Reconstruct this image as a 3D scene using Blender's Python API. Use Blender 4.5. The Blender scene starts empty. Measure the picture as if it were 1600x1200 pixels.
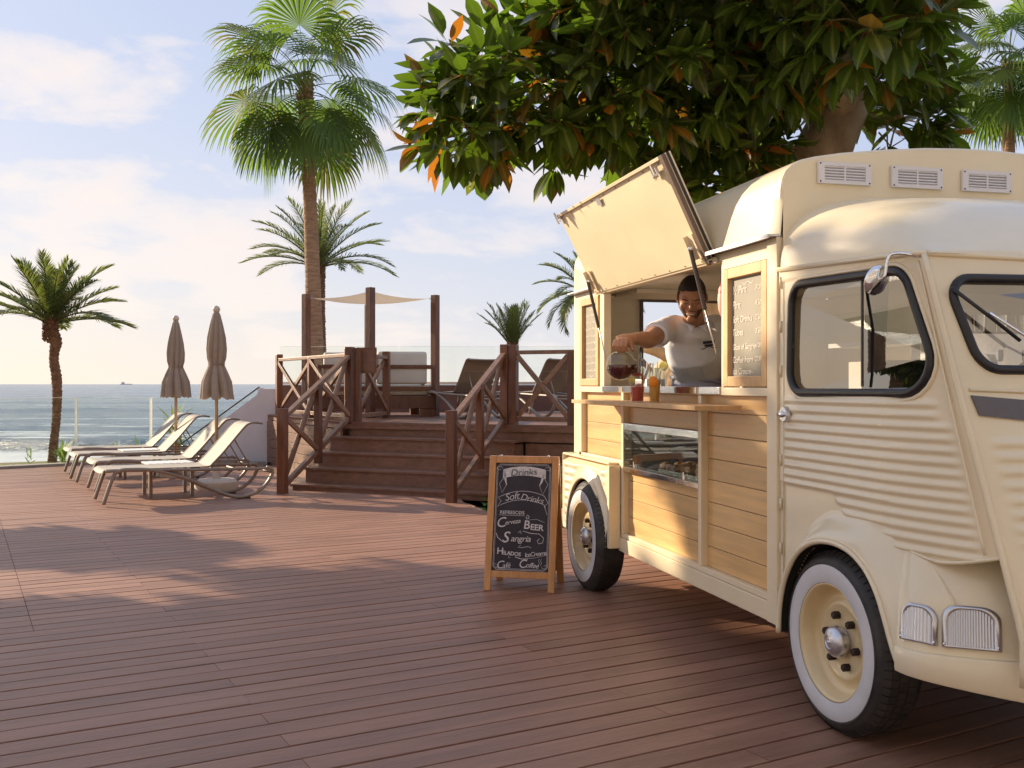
import bpy, bmesh, math, random
from math import sin, cos, pi, radians, sqrt, atan2, exp
from mathutils import Vector, Matrix, noise
random.seed(7)
S = bpy.context.scene
COL = S.collection
# ---------------------------------------------------------------- camera
cam = bpy.data.cameras.new('camera'); cam.lens = 35.0; cam.sensor_width = 36.0
cam.clip_start = 0.05; cam.clip_end = 30000
cam_o = bpy.data.objects.new('camera', cam); COL.objects.link(cam_o)
cam_o.location = (0, 0, 1.35); cam_o.rotation_euler = (radians(90), 0, 0)
S.camera = cam_o
S.render.resolution_x, S.render.resolution_y = 1024, 768
# ---------------------------------------------------------------- sky, sun, exposure
SUN_EL = radians(19.5); SUN_AZ = radians(-56)       # azimuth from +Y, negative to the left
sund = Vector((sin(SUN_AZ)*cos(SUN_EL), cos(SUN_AZ)*cos(SUN_EL), sin(SUN_EL)))
W = bpy.data.worlds.new('World'); S.world = W; W.use_nodes = True
nt = W.node_tree; nt.nodes.clear()
def nd(t, typ, **kw):
    n = t.nodes.new(typ)
    for k, v in kw.items(): setattr(n, k, v)
    return n
sky = nd(nt, 'ShaderNodeTexSky', sky_type='NISHITA'); sky.sun_disc = False
sky.sun_elevation = SUN_EL; sky.sun_rotation = SUN_AZ
sky.altitude = 0; sky.air_density = 1.0; sky.dust_density = 1.0; sky.ozone_density = 2.2
L = nt.links.new
tc = nd(nt, 'ShaderNodeTexCoord'); sep = nd(nt, 'ShaderNodeSeparateXYZ'); L(tc.outputs['Generated'], sep.inputs[0])
def mth(op, a, b=None, c=None, t=nt, clamp=False):
    m = nd(t, 'ShaderNodeMath', operation=op); m.use_clamp = clamp
    for i, v in enumerate((a, b, c)):
        if v is None: continue
        if isinstance(v, (int, float)): m.inputs[i].default_value = v
        else: t.links.new(v, m.inputs[i])
    return m.outputs[0]
def mixc(fac, a, b, t=nt, mode='MIX'):
    m = nd(t, 'ShaderNodeMix', data_type='RGBA', blend_type=mode)
    for i, v in ((0, fac), (6, a), (7, b)):
        if isinstance(v, (int, float)): m.inputs[i].default_value = v
        elif isinstance(v, tuple): m.inputs[i].default_value = (*v, 1)
        else: t.links.new(v, m.inputs[i])
    return m.outputs[2]
def ramp(fac, pts, t=nt):
    r = nd(t, 'ShaderNodeValToRGB'); t.links.new(fac, r.inputs[0])
    while len(r.color_ramp.elements) < len(pts): r.color_ramp.elements.new(0.5)
    for e, (p, c) in zip(r.color_ramp.elements, pts):
        e.position = p; e.color = (*c, 1) if isinstance(c, tuple) else (c, c, c, 1)
    return r.outputs[0]
zc = mth('MAXIMUM', sep.outputs[2], 0.0)
# clouds: wispy noise laid on a flat layer overhead, low billows near the horizon
zz = mth('ADD', zc, 0.12)
cx = mth('DIVIDE', sep.outputs[0], zz); cy = mth('DIVIDE', sep.outputs[1], zz)
comb = nd(nt, 'ShaderNodeCombineXYZ'); L(cx, comb.inputs[0]); L(mth('MULTIPLY', cy, 1.15), comb.inputs[1])
comb.inputs[2].default_value = 3.7
n1 = nd(nt, 'ShaderNodeTexNoise'); n1.inputs['Scale'].default_value = 1.15; n1.inputs['Detail'].default_value = 9
n1.inputs['Roughness'].default_value = 0.58; n1.inputs['Distortion'].default_value = 0.35; L(comb.outputs[0], n1.inputs['Vector'])
# where the photographed sky carries its cloud banks: azimuth, elevation and size in degrees, weight
az_ = mth('MULTIPLY', mth('ARCTAN2', sep.outputs[0], sep.outputs[1]), 57.2958)
el_ = mth('MULTIPLY', mth('ARCSINE', sep.outputs[2]), 57.2958)
bias = None
for a0, e0, sa, se, am in ((-22,7.5,10,3.8,0.14),(-15.5,6.5,4,3.0,0.12),(-24,15.6,9,2.2,0.15),(-6.5,13.8,5,1.5,0.14),(-4,20.5,8,3.0,0.22),(3.5,11.6,7,1.6,0.20),(-1,7.2,4,1.6,0.11),(24,20,7,2.5,0.22),(-40,9,12,4,0.16),(40,8,14,4,0.16),(60,22,16,6,0.15),(-60,24,18,6,0.15),(100,14,25,6,0.15),(-110,16,25,6,0.15),(170,15,40,7,0.15)):
    q = mth('ADD', mth('POWER', mth('DIVIDE', mth('SUBTRACT', az_, a0), sa), 2.0), mth('POWER', mth('DIVIDE', mth('SUBTRACT', el_, e0), se), 2.0))
    g_ = mth('MULTIPLY', mth('EXPONENT', mth('MULTIPLY', q, -1.0)), am)
    bias = g_ if bias is None else mth('ADD', bias, g_)
mp = nd(nt, 'ShaderNodeMapping'); mp.inputs['Scale'].default_value = (1, 1, 2.6); mp.inputs['Location'].default_value = (2.4, 0.35, 0.2)
L(tc.outputs['Generated'], mp.inputs[0])
n2 = nd(nt, 'ShaderNodeTexNoise'); n2.inputs['Scale'].default_value = 7.5; n2.inputs['Detail'].default_value = 11
n2.inputs['Roughness'].default_value = 0.56; n2.inputs['Distortion'].default_value = 0.25; L(mp.outputs[0], n2.inputs['Vector'])
dens = mth('ADD', mth('MULTIPLY_ADD', n1.outputs[0], 0.35, mth('MULTIPLY', n2.outputs[0], 0.65)), bias)
cl = ramp(dens, [(0.55, 0.0), (0.64, 0.5), (0.80, 1.0)])
dotn = nd(nt, 'ShaderNodeVectorMath', operation='DOT_PRODUCT'); L(tc.outputs['Generated'], dotn.inputs[0])
dotn.inputs[1].default_value = Vector((sin(SUN_AZ), cos(SUN_AZ), 0.12)).normalized()
toward = mth('POWER', mth('MAXIMUM', dotn.outputs['Value'], 0.0), 2.0)
STR = 0.10
haze_amt = mth('MULTIPLY', mth('POWER', mth('SUBTRACT', 1.0, zc, clamp=True), 7.0), 0.70)
haze_col = mixc(toward, (4.4, 4.4, 4.5), (6.9, 5.5, 3.8))
hz = mth('MULTIPLY_ADD', toward, 0.05, haze_amt, clamp=True)
lift = mixc(ramp(zc, [(0.0, 0.85), (0.45, 0.82), (1.0, 0.75)]), sky.outputs[0], (2.9, 3.3, 4.45))
base = mixc(hz, lift, haze_col)
cloud_col = mixc(ramp(dens, [(0.60, 1.0), (0.80, 0.35)]), mixc(toward, (4.3, 4.1, 4.5), (5.2, 4.6, 4.4)), mixc(toward, (5.4, 4.85, 4.6), (6.4, 5.4, 4.4)))
fin = mixc(mth('MULTIPLY', cl, 0.92), base, cloud_col)
bg = nd(nt, 'ShaderNodeBackground'); L(fin, bg.inputs[0]); bg.inputs[1].default_value = STR
wo = nd(nt, 'ShaderNodeOutputWorld'); L(bg.outputs[0], wo.inputs[0])
sl = bpy.data.lights.new('sun', 'SUN'); sl.energy = 4.3; sl.angle = radians(0.55); sl.color = (1.0, 0.81, 0.57)
so = bpy.data.objects.new('sun', sl); COL.objects.link(so); so.location = (-30, 20, 20)
so.rotation_euler = sund.to_track_quat('Z', 'Y').to_euler()
S.view_settings.view_transform = 'Standard'; S.view_settings.look = 'None'
S.view_settings.exposure = 0.95; S.view_settings.gamma = 1.0; S.view_settings.use_curve_mapping = False
S.cycles.max_bounces = 8; S.cycles.transparent_max_bounces = 16; S.cycles.caustics_reflective = False
# ---------------------------------------------------------------- helpers
class MB:
    def __init__(s): s.v = []; s.f = []; s.m = []
    def add(s, vs, fs, mi=0):
        o = len(s.v); s.v.extend([tuple(v) for v in vs]); s.f.extend([tuple(i + o for i in f) for f in fs]); s.m.extend([mi]*len(fs)); return s
    def box(s, x0, x1, y0, y1, z0, z1, mi=0, M=None):
        vs = [Vector((x, y, z)) for z in (z0, z1) for y in (y0, y1) for x in (x0, x1)]
        if M: vs = [M @ v for v in vs]
        return s.add(vs, [(0,2,3,1),(4,5,7,6),(0,1,5,4),(2,6,7,3),(0,4,6,2),(1,3,7,5)], mi)
    def bar(s, a, b, w, h, up=Vector((0,0,1)), mi=0):
        a = Vector(a); b = Vector(b); d = (b-a).normalized(); u = Vector(up)
        if abs(d.dot(u)) > 0.98: u = Vector((0,1,0))
        r = d.cross(u).normalized(); u2 = r.cross(d).normalized()
        vs = []
        for p in (a, b):
            for i, j in ((-1,-1),(1,-1),(1,1),(-1,1)): vs.append(p + r*i*w/2 + u2*j*h/2)
        return s.add(vs, [(3,2,1,0),(4,5,6,7),(0,1,5,4),(1,2,6,5),(2,3,7,6),(3,0,4,7)], mi)
    def tube(s, pts, r, n=8, cap=True, flat=1.0, mi=0, up=None):
        pts = [Vector(p) for p in pts]; k = len(pts)
        rr = r if isinstance(r, (list, tuple)) else [r]*k
        d0 = (pts[1]-pts[0]).normalized()
        u = Vector(up) if up else (Vector((0,0,1)) if abs(d0.z) < 0.9 else Vector((1,0,0)))
        vs = []
        for i, p in enumerate(pts):
            d = (pts[min(i+1,k-1)] - pts[max(i-1,0)]).normalized()
            a = d.cross(u)
            if a.length < 1e-5: a = d.orthogonal()
            a.normalize(); b = a.cross(d).normalized(); u = b
            for j in range(n):
                t = 2*pi*j/n
                q = rr[i]
                ra, rb = (q, q*flat) if not isinstance(q, tuple) else q
                vs.append(p + a*cos(t)*ra + b*sin(t)*rb)
        fs = [(i*n+j, i*n+(j+1)%n, (i+1)*n+(j+1)%n, (i+1)*n+j) for i in range(k-1) for j in range(n)]
        if cap: fs += [tuple(range(n-1,-1,-1)), tuple((k-1)*n+j for j in range(n))]
        return s.add(vs, fs, mi)
    def lathe(s, prof, n=32, M=None, mi=0, close=False, wob=None):
        # profile (r, h) round +Z
        vs = []
        for r, h in prof:
            for j in range(n):
                t = 2*pi*j/n; q = r*(wob(t, h) if wob else 1)
                v = Vector((q*cos(t), q*sin(t), h)); vs.append(M @ v if M else v)
        k = len(prof)
        fs = [(i*n+j, i*n+(j+1)%n, (i+1)*n+(j+1)%n, (i+1)*n+j) for i in range(k-1) for j in range(n)]
        if prof[0][0] > 1e-6 and not close: fs.append(tuple(range(n-1,-1,-1)))
        if prof[-1][0] > 1e-6 and not close: fs.append(tuple((k-1)*n+j for j in range(n)))
        return s.add(vs, fs, mi)
    def grid(s, fn, us, vs_, mi=0, keep=None):
        o = len(s.v); nu = len(us); nv = len(vs_)
        s.v.extend([tuple(fn(u, v)) for v in vs_ for u in us])
        for j in range(nv-1):
            for i in range(nu-1):
                if keep and not keep((us[i]+us[i+1])/2, (vs_[j]+vs_[j+1])/2): continue
                s.f.append((o+j*nu+i, o+j*nu+i+1, o+(j+1)*nu+i+1, o+(j+1)*nu+i)); s.m.append(mi)
        return s
    def prism(s, poly, axis, a, b, mi=0, M=None):
        # poly: list of 2D points, extruded along axis from a to b
        n = len(poly)
        def mk(p, t):
            v = {'x': Vector((t, p[0], p[1])), 'y': Vector((p[0], t, p[1])), 'z': Vector((p[0], p[1], t))}[axis]
            return M @ v if M else v
        return s.add([mk(p, a) for p in poly] + [mk(p, b) for p in poly],
            [tuple(range(n)), tuple(range(2*n-1, n-1, -1))] + [(i, i+n, (i+1)%n+n, (i+1)%n) for i in range(n)], mi)
    def mesh(s, name, mat, smooth=False, bevel=0, autos=None):
        me = bpy.data.meshes.new(name); me.from_pydata(s.v, [], s.f)
        mats = mat if isinstance(mat, (list, tuple)) else [mat]
        for m in mats: me.materials.append(m)
        if len(mats) > 1: me.polygons.foreach_set('material_index', s.m)
        bm = bmesh.new(); bm.from_mesh(me)
        bmesh.ops.recalc_face_normals(bm, faces=bm.faces)
        if bevel:
            bmesh.ops.remove_doubles(bm, verts=bm.verts, dist=1e-5)
            bmesh.ops.bevel(bm, geom=[e for e in bm.edges if len(e.link_faces) == 2 and e.calc_face_angle(0) > 0.6], offset=bevel, segments=2, affect='EDGES', profile=0.6)
        if autos is not None:
            for e in bm.edges:
                if len(e.link_faces) == 2 and e.calc_face_angle(0) > autos: e.smooth = False
            for f in bm.faces: f.smooth = True
        elif smooth:
            for f in bm.faces: f.smooth = True
        bm.to_mesh(me); bm.free(); me.update()
        return me
    def build(s, name, mat, parent=None, smooth=False, bevel=0, autos=None):
        return put(name, s.mesh(name, mat, smooth, bevel, autos), parent)
def put(name, me, parent=None):
    o = bpy.data.objects.new(name, me); COL.objects.link(o)
    if parent: o.parent = parent
    return o
def tag(o, label=None, cat=None, group=None, kind=None):
    if label: o['label'] = label
    if cat: o['category'] = cat
    if group: o['group'] = group
    if kind: o['kind'] = kind
    return o
def thing(name, label, cat, loc=(0,0,0), rz=0, group=None):
    o = bpy.data.objects.new(name, None); COL.objects.link(o); o.location = loc; o.rotation_euler = (0,0,rz)
    o.empty_display_size = 0.2
    return tag(o, label, cat, group)
def copy_tree(o, parent=None):
    c = o.copy(); COL.objects.link(c); c.parent = parent
    for ch in list(o.children): copy_tree(ch, c)
    return c
def arc(c, r, a0, a1, n):
    return [(c[0]+r*cos(a0+(a1-a0)*i/n), c[1]+r*sin(a0+(a1-a0)*i/n)) for i in range(n+1)]
def spline(pts, n=6):
    pts = [Vector(p) for p in pts]; out = []
    for i in range(len(pts)-1):
        p0 = pts[max(i-1,0)]; p1 = pts[i]; p2 = pts[i+1]; p3 = pts[min(i+2,len(pts)-1)]
        for k in range(n):
            t = k/n
            out.append(0.5*((2*p1)+(-p0+p2)*t+(2*p0-5*p1+4*p2-p3)*t*t+(-p0+3*p1-3*p2+p3)*t**3))
    out.append(pts[-1]); return out
def fr(a, b, n): return [a+(b-a)*i/n for i in range(n+1)]
# ---------------------------------------------------------------- materials
MATS = {}
def mat(name, col=(0.5,0.5,0.5), rough=0.6, metal=0.0, var=0.0, scale=8.0, stretch=(1,1,1), bump=0.0, bscale=None, coat=0.0,
        rnd=0.0, spec=0.5, trans=None, emit=None, col2=None, detail=5, objc=True, sheen=0, rvar=0):
    m = bpy.data.materials.new(name); m.use_nodes = True; t = m.node_tree
    b = t.nodes['Principled BSDF']; out = t.nodes['Material Output']
    b.inputs['Base Color'].default_value = (*col, 1); b.inputs['Roughness'].default_value = rough
    b.inputs['Metallic'].default_value = metal; b.inputs['Coat Weight'].default_value = coat
    b.inputs['Coat Roughness'].default_value = 0.08
    b.inputs['Specular IOR Level'].default_value = spec
    c = None
    tcn = nd(t, 'ShaderNodeTexCoord'); mpn = nd(t, 'ShaderNodeMapping'); mpn.inputs['Scale'].default_value = stretch
    oi = nd(t, 'ShaderNodeObjectInfo')
    t.links.new(tcn.outputs['Object'], mpn.inputs[0])
    if rnd:
        cmb = nd(t, 'ShaderNodeCombineXYZ')
        for i in range(3): t.links.new(mth('MULTIPLY', oi.outputs['Random'], 37.0*(i+1), t=t), cmb.inputs[i])
        t.links.new(cmb.outputs[0], mpn.inputs['Location'])
    if var or col2:
        nz = nd(t, 'ShaderNodeTexNoise'); nz.inputs['Scale'].default_value = scale; nz.inputs['Detail'].default_value = detail
        nz.inputs['Roughness'].default_value = 0.6
        t.links.new(mpn.outputs[0], nz.inputs['Vector'])
        f = ramp(nz.outputs[0], [(0.3, 0.0), (0.7, 1.0)], t)
        lo = tuple(x*(1-var) for x in col); hi = col2 if col2 else tuple(min(1, x*(1+var)) for x in col)
        c = mixc(f, lo, hi, t)
        if rvar:
            t.links.new(mth('MULTIPLY_ADD', nz.outputs[0], rvar, rough-rvar/2, t=t), b.inputs['Roughness'])
    if rnd:
        k = mth('MULTIPLY_ADD', oi.outputs['Random'], 2*rnd, 1-rnd, t=t)
        vm = nd(t, 'ShaderNodeVectorMath', operation='SCALE'); t.links.new(k, vm.inputs['Scale'])
        if c is not None: t.links.new(c, vm.inputs[0])
        else: vm.inputs[0].default_value = col
        c = vm.outputs[0]
    if c is not None: t.links.new(c, b.inputs['Base Color'])
    if bump:
        nb = nd(t, 'ShaderNodeTexNoise'); nb.inputs['Scale'].default_value = bscale or scale*3; nb.inputs['Detail'].default_value = 6
        t.links.new(mpn.outputs[0], nb.inputs['Vector'])
        bp = nd(t, 'ShaderNodeBump'); bp.inputs['Strength'].default_value = bump; bp.inputs['Distance'].default_value = 0.02
        t.links.new(nb.outputs[0], bp.inputs['Height']); t.links.new(bp.outputs[0], b.inputs['Normal'])
    if trans:   # translucent share of light coming through thin leaves or cloth
        tr = nd(t, 'ShaderNodeBsdfTranslucent'); tr.inputs[0].default_value = (*trans[0], 1)
        mx = nd(t, 'ShaderNodeMixShader'); mx.inputs[0].default_value = trans[1]
        t.links.new(b.outputs[0], mx.inputs[1]); t.links.new(tr.outputs[0], mx.inputs[2]); t.links.new(mx.outputs[0], out.inputs[0])
    if sheen: b.inputs['Sheen Weight'].default_value = sheen
    MATS[name] = m; return m
def glassmat(name, tint=(0.95,0.98,0.97), refl=1.0, base=0.03, rough=0.0):
    m = bpy.data.materials.new(name); m.use_nodes = True; t = m.node_tree; t.nodes.clear()
    tr = nd(t, 'ShaderNodeBsdfTransparent'); tr.inputs[0].default_value = (*tint, 1)
    gl = nd(t, 'ShaderNodeBsdfGlossy'); gl.inputs['Roughness'].default_value = rough; gl.inputs[0].default_value = (1,1,1,1)
    geo = nd(t, 'ShaderNodeNewGeometry'); fn = nd(t, 'ShaderNodeFresnel'); t.links.new(mth('MULTIPLY_ADD', geo.outputs['Backfacing'], 1/1.5-1.5, 1.5, t=t), fn.inputs[0])
    mx = nd(t, 'ShaderNodeMixShader'); t.links.new(mth('MULTIPLY_ADD', fn.outputs[0], refl, base, t=t, clamp=True), mx.inputs[0])
    t.links.new(tr.outputs[0], mx.inputs[1]); t.links.new(gl.outputs[0], mx.inputs[2])
    o = nd(t, 'ShaderNodeOutputMaterial'); t.links.new(mx.outputs[0], o.inputs[0]); MATS[name] = m; return m
CREAM = (0.81, 0.70, 0.50)
M_paint = mat('cream_paint', CREAM, 0.34, var=0.07, scale=1.7, coat=0.5, bump=0.05, bscale=2.6, rvar=0.22)
M_paint2 = mat('cream_frame_paint', (0.80,0.67,0.46), 0.42, var=0.04, scale=3, coat=0.2)
M_inner = mat('inner_wall', (0.80,0.73,0.62), 0.6, var=0.06, scale=2)
M_plank = mat('pine_plank', (0.66,0.40,0.16), 0.42, var=0.22, scale=3.5, stretch=(1,0.35,5), rnd=0.10, coat=0.25, bump=0.05, bscale=12, rvar=0.15)
M_wood_frame = mat('pine_frame', (0.60,0.37,0.17), 0.5, var=0.15, scale=6, stretch=(3,3,1), rnd=0.05)
M_easel = mat('varnished_wood', (0.50,0.23,0.075), 0.38, var=0.25, scale=7, stretch=(3,3,0.6), rnd=0.08, coat=0.3)
M_slate = mat('chalkboard_black', (0.028,0.022,0.032), 0.7, var=0.35, scale=5)
M_slate2 = mat('chalkboard_grey', (0.24,0.215,0.165), 0.55, var=0.12, scale=5)
M_chalk = mat('chalk', (0.62,0.60,0.62), 0.9, var=0.2, scale=60)
M_chalk2 = mat('chalk_pale', (0.80,0.74,0.64), 0.9, var=0.1, scale=60)
M_black = mat('black_rubber', (0.016,0.015,0.018), 0.38, var=0.2, scale=20)
M_tyre = mat('tyre_rubber', (0.024,0.022,0.023), 0.6, col2=(0.055,0.046,0.040), var=0.4, scale=9, bump=0.1, bscale=60)
M_white_tyre = mat('whitewall', (0.62,0.61,0.62), 0.55, var=0.10, scale=5)
M_rim = mat('cream_rim', (0.74,0.58,0.33), 0.35, var=0.06, scale=6, coat=0.4)
M_dark = mat('dark_cavity', (0.02,0.018,0.016), 0.9)
M_brown_metal = mat('strut_brown', (0.06,0.04,0.035), 0.35, metal=0.3)
M_steel = mat('polished_steel', (0.74,0.72,0.70), 0.12, metal=1.0, var=0.1, scale=9, bump=0.08, bscale=5)
M_alu = mat('matt_metal', (0.60,0.60,0.64), 0.33, metal=0.9, var=0.05, scale=10)
M_chrome = mat('chrome', (0.85,0.86,0.88), 0.04, metal=1.0)
M_nut = mat('rusty_nut', (0.035,0.02,0.018), 0.5, metal=0.4)
M_grey = mat('grey_badge', (0.12,0.105,0.11), 0.45)
M_ventw = mat('white_vent_plastic', (0.74,0.71,0.72), 0.5)
M_deck = mat('deck_board', (0.30,0.158,0.108), 0.50, var=0.22, scale=2.2, stretch=(0.6,5,1), rnd=0.09, bump=0.22, bscale=16, spec=0.4, rvar=0.2)
M_deckgap = mat('under_deck', (0.015,0.010,0.009), 0.9)
M_stair = mat('stair_board', (0.21,0.105,0.068), 0.5, var=0.25, scale=4, stretch=(0.7,4,4), rnd=0.12, bump=0.1, bscale=20)
M_post = mat('stained_timber', (0.15,0.056,0.027), 0.45, var=0.35, scale=5, stretch=(3,3,0.6), rnd=0.2, coat=0.1, bump=0.08, bscale=18)
M_rail = mat('worn_timber', (0.23,0.12,0.07), 0.45, var=0.25, scale=7, stretch=(2,2,2), rnd=0.15, coat=0.15, bump=0.08, bscale=20)
M_taupe = mat('taupe_aluminium', (0.24,0.185,0.15), 0.42, var=0.08, scale=8)
M_sling = mat('cream_sling', (0.54,0.49,0.42), 0.75, var=0.04, scale=12, bump=0.15, bscale=220, trans=((0.7,0.6,0.45),0.15))
M_sling2 = mat('grey_sling', (0.33,0.27,0.22), 0.75, var=0.05, scale=12, bump=0.15, bscale=220, trans=((0.4,0.33,0.25),0.2))
M_white = mat('white_plastic', (0.78,0.77,0.76), 0.45)
M_beigeb = mat('parasol_base', (0.62,0.52,0.42), 0.55, var=0.06)
M_parasol = mat('parasol_cloth', (0.38,0.30,0.235), 0.85, var=0.10, scale=10, bump=0.2, bscale=180, trans=((0.5,0.35,0.22),0.15))
M_pole = mat('tan_pole', (0.50,0.36,0.22), 0.4, metal=0.3)
M_wall = mat('white_render', (0.70,0.67,0.70), 0.8, var=0.05, scale=3, bump=0.06, bscale=30)
M_brownwall = mat('brown_wall', (0.16,0.075,0.055), 0.7, var=0.12, scale=4)
M_cushion = mat('cream_cushion', (0.66,0.60,0.50), 0.85, var=0.04, scale=6, bump=0.12, bscale=12)
M_canvas = mat('shade_canvas', (0.66,0.60,0.52), 0.8, trans=((0.7,0.6,0.48),0.35))
M_bark = mat('palm_bark', (0.36,0.22,0.13), 0.9, var=0.35, scale=5, stretch=(1,1,7), bump=0.7, bscale=9)
M_bark2 = mat('date_bark', (0.22,0.12,0.065), 0.95, var=0.45, scale=14, bump=1.0, bscale=26)
M_fbark = mat('ficus_bark', (0.46,0.31,0.20), 0.85, col2=(0.64,0.50,0.34), var=0.35, scale=4, stretch=(1,1,0.5), bump=0.8, bscale=12)
M_soil = mat('garden_soil', (0.13,0.085,0.05), 0.95, col2=(0.22,0.19,0.09), var=0.4, scale=2.5, bump=0.8, bscale=12)
M_rock = mat('rock', (0.30,0.19,0.10), 0.9, col2=(0.50,0.38,0.24), var=0.5, scale=6, bump=1.0, bscale=14)
M_kerb = mat('kerb_stone', (0.33,0.29,0.25), 0.85, var=0.2, scale=6, bump=0.2)
M_skin = mat('skin', (0.47,0.235,0.135), 0.48, var=0.10, scale=12, spec=0.4)
M_hair = mat('dark_hair', (0.018,0.010,0.008), 0.6, var=0.4, scale=120, bump=0.5, bscale=200)
M_beard = mat('beard', (0.10,0.045,0.025), 0.7, var=0.5, scale=150, bump=0.4, bscale=220)
M_shirt = mat('white_polo', (0.86,0.85,0.88), 0.8, var=0.03, scale=5, bump=0.25, bscale=7)
M_apron = mat('striped_apron', (0.42,0.40,0.50), 0.8, var=0.3, scale=30, stretch=(0.1,0.1,8))
M_glass = glassmat('clear_glass', (0.93,0.96,0.95), 1.0, 0.02)
M_fence_glass = glassmat('fence_glass', (0.965,0.985,0.965), 0.3, 0.0)
M_cabglass = glassmat('cab_glass', (0.56,0.57,0.58), 1.0, 0.13)
M_dispglass = glassmat('display_glass', (0.80,0.83,0.80), 0.7, 0.02)
M_cup = glassmat('cup_plastic', (0.93,0.93,0.93), 1.0, 0.05, 0.03)
M_edge = mat('glass_edge', (0.85,0.88,0.84), 0.3, trans=((0.95,0.95,0.9),0.6))
def liquid(name, c, r=0.1): 
    m = mat(name, c, r, spec=0.5); m.node_tree.nodes['Principled BSDF'].inputs['Transmission Weight'].default_value = 0.08; return m
M_sangria = liquid('sangria', (0.09,0.004,0.004)); M_red = liquid('red_drink', (0.80,0.03,0.03)); M_orange = liquid('orange_drink', (0.95,0.45,0.03))
M_ofruit = mat('orange_peel', (0.85,0.27,0.015), 0.5); M_lemon = mat('lemon_slice', (0.75,0.62,0.18), 0.5); M_paperstraw = mat('paper_straw', (0.62,0.46,0.28), 0.7)
M_ink = mat('dark_print', (0.03,0.03,0.05), 0.7)
M_pastry = mat('pastry', (0.45,0.24,0.09), 0.7, var=0.4, scale=30, bump=0.5)
M_pink = mat('pink_plastic', (0.75,0.45,0.36), 0.4); M_redm = mat('red_plastic', (0.35,0.05,0.04), 0.4)
M_soilgrass = mat('grass_blade', (0.16,0.19,0.05), 0.7, var=0.3, trans=((0.3,0.4,0.06),0.4))
M_succ = mat('spiky_leaf', (0.13,0.20,0.05), 0.5, rnd=0.25, trans=((0.3,0.45,0.08),0.35))
M_hull = mat('far_ship', (0.75,0.66,0.62), 0.8)
def leafmat(name, c, back, tr, rough=0.3, amount=0.3, rib=True):
    m = bpy.data.materials.new(name); m.use_nodes = True; t = m.node_tree
    b = t.nodes['Principled BSDF']; out = t.nodes['Material Output']; b.inputs['Roughness'].default_value = rough
    geo = nd(t, 'ShaderNodeNewGeometry'); at = nd(t, 'ShaderNodeAttribute'); at.attribute_name = 'tone'
    oi = nd(t, 'ShaderNodeObjectInfo')
    k = mth('FRACT', mth('ADD', at.outputs['Fac'], oi.outputs['Random'], t=t), t=t)
    sel = ramp(k, [(0.0, 0.0), (0.88, 0.0), (0.94, 1.0), (1.0, 1.0)], t)
    front = mixc(k, tuple(x*0.65 for x in c), tuple(x*1.4 for x in c), t)
    bk = mixc(sel, back[0], back[1], t)
    colr = mixc(geo.outputs['Backfacing'], front, bk, t)
    if rib:
        uvn = nd(t, 'ShaderNodeAttribute'); uvn.attribute_name = 'rib'
        colr = mixc(mth('MULTIPLY', ramp(uvn.outputs['Fac'], [(0.80, 0.0), (0.95, 1.0)], t), 0.5, t=t), colr, (0.32,0.36,0.08), t)
    t.links.new(colr, b.inputs['Base Color'])
    trn = nd(t, 'ShaderNodeBsdfTranslucent'); t.links.new(mixc(sel, tr[0], tr[1], t), trn.inputs[0])
    mx = nd(t, 'ShaderNodeMixShader'); mx.inputs[0].default_value = amount
    t.links.new(b.outputs[0], mx.inputs[1]); t.links.new(trn.outputs[0], mx.inputs[2]); t.links.new(mx.outputs[0], out.inputs[0])
    MATS[name] = m; return m
M_fleaf = leafmat('rubber_tree_leaf', (0.048,0.066,0.018), ((0.09,0.12,0.03),(0.34,0.10,0.02)), ((0.20,0.36,0.02),(0.75,0.27,0.02)), 0.22, 0.33)
M_frond = leafmat('date_palm_leaf', (0.10,0.125,0.045), ((0.085,0.11,0.045),(0.12,0.11,0.05)), ((0.30,0.38,0.07),(0.30,0.28,0.07)), 0.5, 0.3, False)
M_fan = leafmat('fan_palm_leaf', (0.060,0.105,0.022), ((0.08,0.12,0.03),(0.14,0.13,0.05)), ((0.24,0.40,0.05),(0.38,0.36,0.08)), 0.6, 0.38, False)
M_shrub = leafmat('green_shrub', (0.03,0.13,0.02), ((0.04,0.14,0.03),(0.05,0.15,0.03)), ((0.08,0.35,0.03),(0.1,0.35,0.03)), 0.4, 0.3)
M_petiole = mat('petiole', (0.22,0.16,0.06), 0.55)
# ================================================================ SETTING
def ground_h(x, y):
    # garden level round the deck, falling away to the beach in front of the sea
    e = 17.6
    t = min(1, max(0, (y-e)/16.0))
    return -0.16 - 4.6*(t*t*(3-2*t))
ys = [-60,-30,-10,0,4,8,10,12,14,15,16,16.8,17.2,17.8,18.5,19.5,21,23,25,28,31,34,40,60,120]
xs = [-150,-60,-30,-20,-14,-11,-9,-8,-7,-6,-5,-4,-3,-1,1,3,6,10,20,40,80,150]
g = MB()
def gz(x, y):
    h = ground_h(x, y) + (0.05*noise.noise(Vector((x*0.7, y*0.7, 0))) if y < 30 else 0)
    return Vector((x, y, h))
g.grid(gz, xs, ys)
tag(g.build('ground', M_soil, smooth=True), kind='structure', label='sandy garden soil falling away to the beach beyond the deck')
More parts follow.
